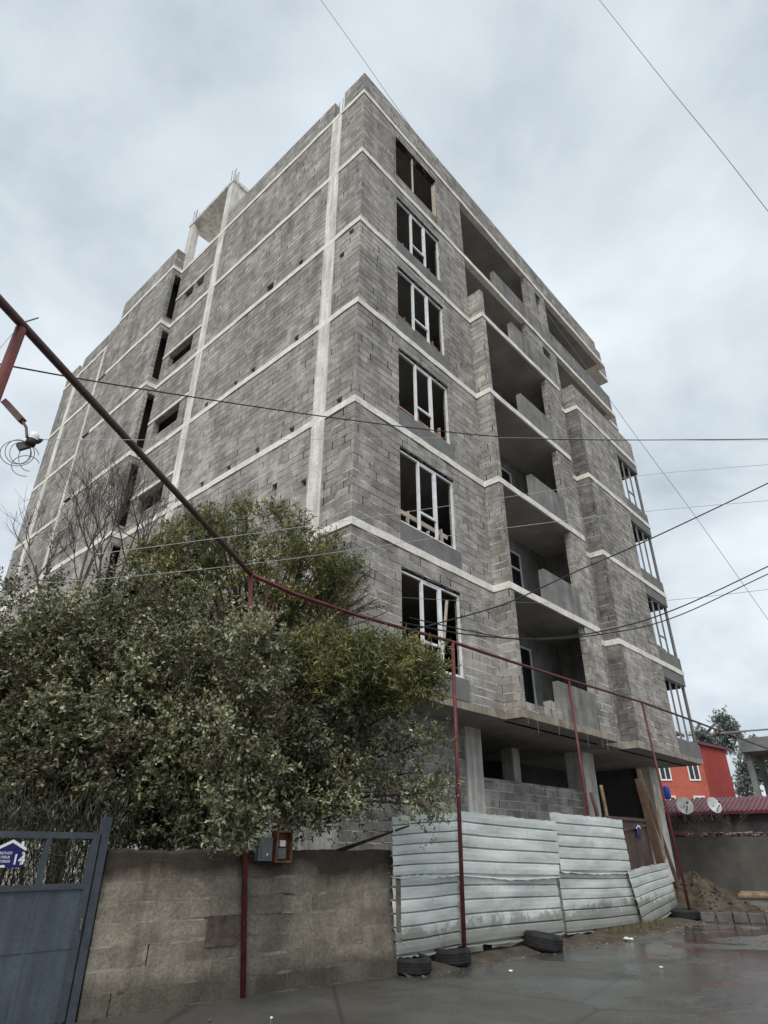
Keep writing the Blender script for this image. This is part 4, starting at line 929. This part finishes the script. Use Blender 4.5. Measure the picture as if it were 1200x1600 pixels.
for (u, v, D0) in ((95, 990, 12.2), (150, 960, 12.6), (185, 960, 12.8), (60, 960, 12.0), (225, 930, 12.9), (120, 940, 12.3)): b.tube([fk, fk.lerp(at(u, v, D0), .5), at(u, v, D0)], [.07, .05, .034], 6)
b.build('branches', TWIG, tb)
# 4. strap-leaved hedge behind the gate
hd = thing('hedge', 'dark strap leaved hedge filling the gap behind the yard gate', 'hedge')
n = 17000; xs = rng.uniform(-7.4, -4.15, n); ys = rng.uniform(-.62, .3, n); zs = rng.uniform(.2, 2.15, n)+.12*np.sin(xs*4)
P = np.stack([xs, ys, zs], 1); D_ = rng.normal(size=(n, 3))*.35; D_[:, 2] -= .75
T_ = np.clip(.45+.25*rng.normal(size=n), 0, 1); leafcloud('foliage', P, D_, rng.uniform(.07, .17, n), rng.uniform(.008, .017, n), LEAF_C, hd, T_)
b = MB(); r = random.Random(3)
for i in range(60):
    x = r.uniform(-7.3, -4.2); y = r.uniform(-.45, .25); b.tube([(x, y, 0), (x+r.uniform(-.2, .2), y+r.uniform(-.1, .1), 1.1), (x+r.uniform(-.4, .4), y, 2.2)], [.012, .009, .004], 5)
b.build('stems', BARK, hd)
# 5. eucalyptus far away
def euc(cl, base, label, n=34, tl=None):
    t = thing('eucalyptus_tree', label, 'tree', 'eucalyptus trees far behind the red house'); cs_ = []
    for (u, v, ru, rv, D0, k) in cl:
        for i in range(k):
            a = rng.uniform(0, 2*math.pi); q = math.sqrt(rng.random()); cs_.append(np.array(at(u+ru*q*math.cos(a), v+rv*q*math.sin(a), D0+rng.uniform(-1.5, 1.5))))
    P, D_, L_, W_, T_ = sprays(cs_, 18, 10, .75, .5, .26, .11, up=0); leafcloud('crown', P, D_, L_, W_, LEAF_E, t, T_)
    b = MB(); bb = Vector(base); m = Vector(cs_[0]); m = bb.lerp(Vector((bb.x, bb.y, m.z-2)), 1); b.tube([bb, bb.lerp(m, .5)+Vector((.2, 0, 0)), m], [.4, .3, .22], 8)
    limbs(b, m, [Vector(c) for c in cs_[::5]], .12, random.Random(1)); b.build('trunk', TWIG if tl is None else tl, t)
e0 = at(1118, 1250, 80); e0.z = 0
euc([(1128, 1128, 10, 7, 80, 9), (1143, 1142, 14, 12, 80, 16), (1118, 1158, 14, 12, 80, 14), (1092, 1150, 8, 6, 80, 7), (1137, 1165, 14, 8, 80, 9), (1105, 1168, 16, 8, 80, 9)], e0, 'rounded eucalyptus crown rising directly behind the red house roof')
e1 = at(1186, 1250, 74); e1.z = 0
euc([(1180, 1165, 8, 10, 74, 9), (1170, 1190, 14, 12, 74, 14), (1195, 1180, 12, 14, 74, 12), (1168, 1215, 12, 10, 74, 10), (1190, 1210, 10, 12, 74, 10), (1215, 1190, 16, 20, 74, 12), (1160, 1235, 14, 10, 74, 10)], e1, 'tall thin eucalyptus right of the red house with a bare pale trunk', tl=FARC)
# brush above the retaining wall
b = MB(); rb_ = random.Random(5)
for i in range(34):
    p = at(rb_.uniform(1045, 1150), 1300, 30.9); p.z = 2.0; grow(b, p, (rb_.gauss(0, .35), rb_.gauss(0, .35), 1), rb_.uniform(.35, .7), .014, 2)
tag(b.build('bare_brush', TWIG), 'leafless scrubby brush in front of the shed with dishes', 'brush', kind='stuff')

# ---------------------------------------------------------------- overhead wires
def wire(pts, r_, m, label, sag=0.0, name='overhead_wire'):
    P_ = [at(*p) for p in pts]; out = []
    # smooth curve through the points
    for i in range(len(P_)-1):
        p0, p1, p2, p3 = P_[max(i-1, 0)], P_[i], P_[i+1], P_[min(i+2, len(P_)-1)]
        for k in range(12):
            t = k/12; q = .5*((2*p1)+(p2-p0)*t+(2*p0-5*p1+4*p2-p3)*t*t+(3*p1-p0-3*p2+p3)*t**3); out.append(q)
    out.append(P_[-1]); b = MB(); b.tube(out, r_, 5); return tag(b.build(name, m), label, 'wire', 'overhead wires in front of the building')
wire([(-120, 545, 5.2), (0, 569, 5.6), (210, 606, 6.4), (500, 650, 7.3), (740, 679, 8.2), (900, 687, 9), (1200, 686, 10.5), (1350, 680, 11)], .0085, CABLE, 'thick dark cable crossing the whole facade at mid height')
wire([(67, 687, 4.42), (400, 687, 6.2), (760, 684, 8), (1000, 687, 9), (1300, 690, 10)], .003, PALECABLE, 'thin pale straight wire running right from the hanging plug')
wire([(150, 866, 6), (400, 833, 7), (600, 805, 8), (870, 765, 9), (1010, 742, 10), (1250, 722, 11)], .0035, PALECABLE, 'upper of two thin pale wires slanting over the lower storeys')
wire([(60, 912, 8.4), (210, 900, 8.6), (400, 880, 8.8), (560, 858, 9), (760, 829, 9), (1000, 800, 10), (1250, 778, 11)], .0042, PALECABLE, 'lower of two thin pale wires passing above the evergreen tree')
wire([(640, 985, 8.4), (680, 975, 8.5), (790, 943, 9), (900, 893, 9.6), (1010, 845, 10.2), (1200, 755, 11.5), (1350, 680, 12)], .011, CABLE, 'dark cable rising to the right from the red rail')
wire([(625, 972, 8.4), (735, 992, 9), (850, 998, 9.6), (960, 982, 10), (1060, 950, 10.6), (1200, 885, 11.5), (1350, 810, 12)], .0105, CABLE, 'upper strand of the drooping pair of dark cables')
wire([(640, 965, 8.45), (735, 986, 9.05), (830, 1000, 9.6), (960, 988, 10.05), (1060, 962, 10.65), (1200, 897, 11.6), (1350, 830, 12)], .009, CABLE, 'lower strand of the drooping pair of dark cables')
wire([(540, 928, 9), (760, 940, 10), (1000, 941, 11), (1250, 915, 12)], .0035, GREYCABLE, 'very thin grey wire crossing just above the lowest balcony')
wire([(480, -30, 9), (560, 82, 10), (625, 175, 11), (740, 335, 13), (870, 510, 15), (1000, 690, 17), (1085, 805, 18.5), (1240, 1025, 21)], .007, GREYCABLE, 'long thin wire descending from the sky along the roof edge')
wire([(905, -40, 12), (1040, 130, 13), (1130, 240, 14), (1250, 395, 15)], .009, GREYCABLE, 'lone thin wire across the upper right sky')
wire([(1125, 1146, 24), (1170, 1142, 25), (1300, 1132, 26)], .03, GREYCABLE, 'short dark cable meeting the red rail near the distant eucalyptus')
wire([(-40, 590, 4.4), (25, 515, 4.58)], .0025, PALECABLE, 'thin pale string tied below the left end of the near rail')

scene.render.engine = 'CYCLES'
scene.render.resolution_x = 768; scene.render.resolution_y = 1024
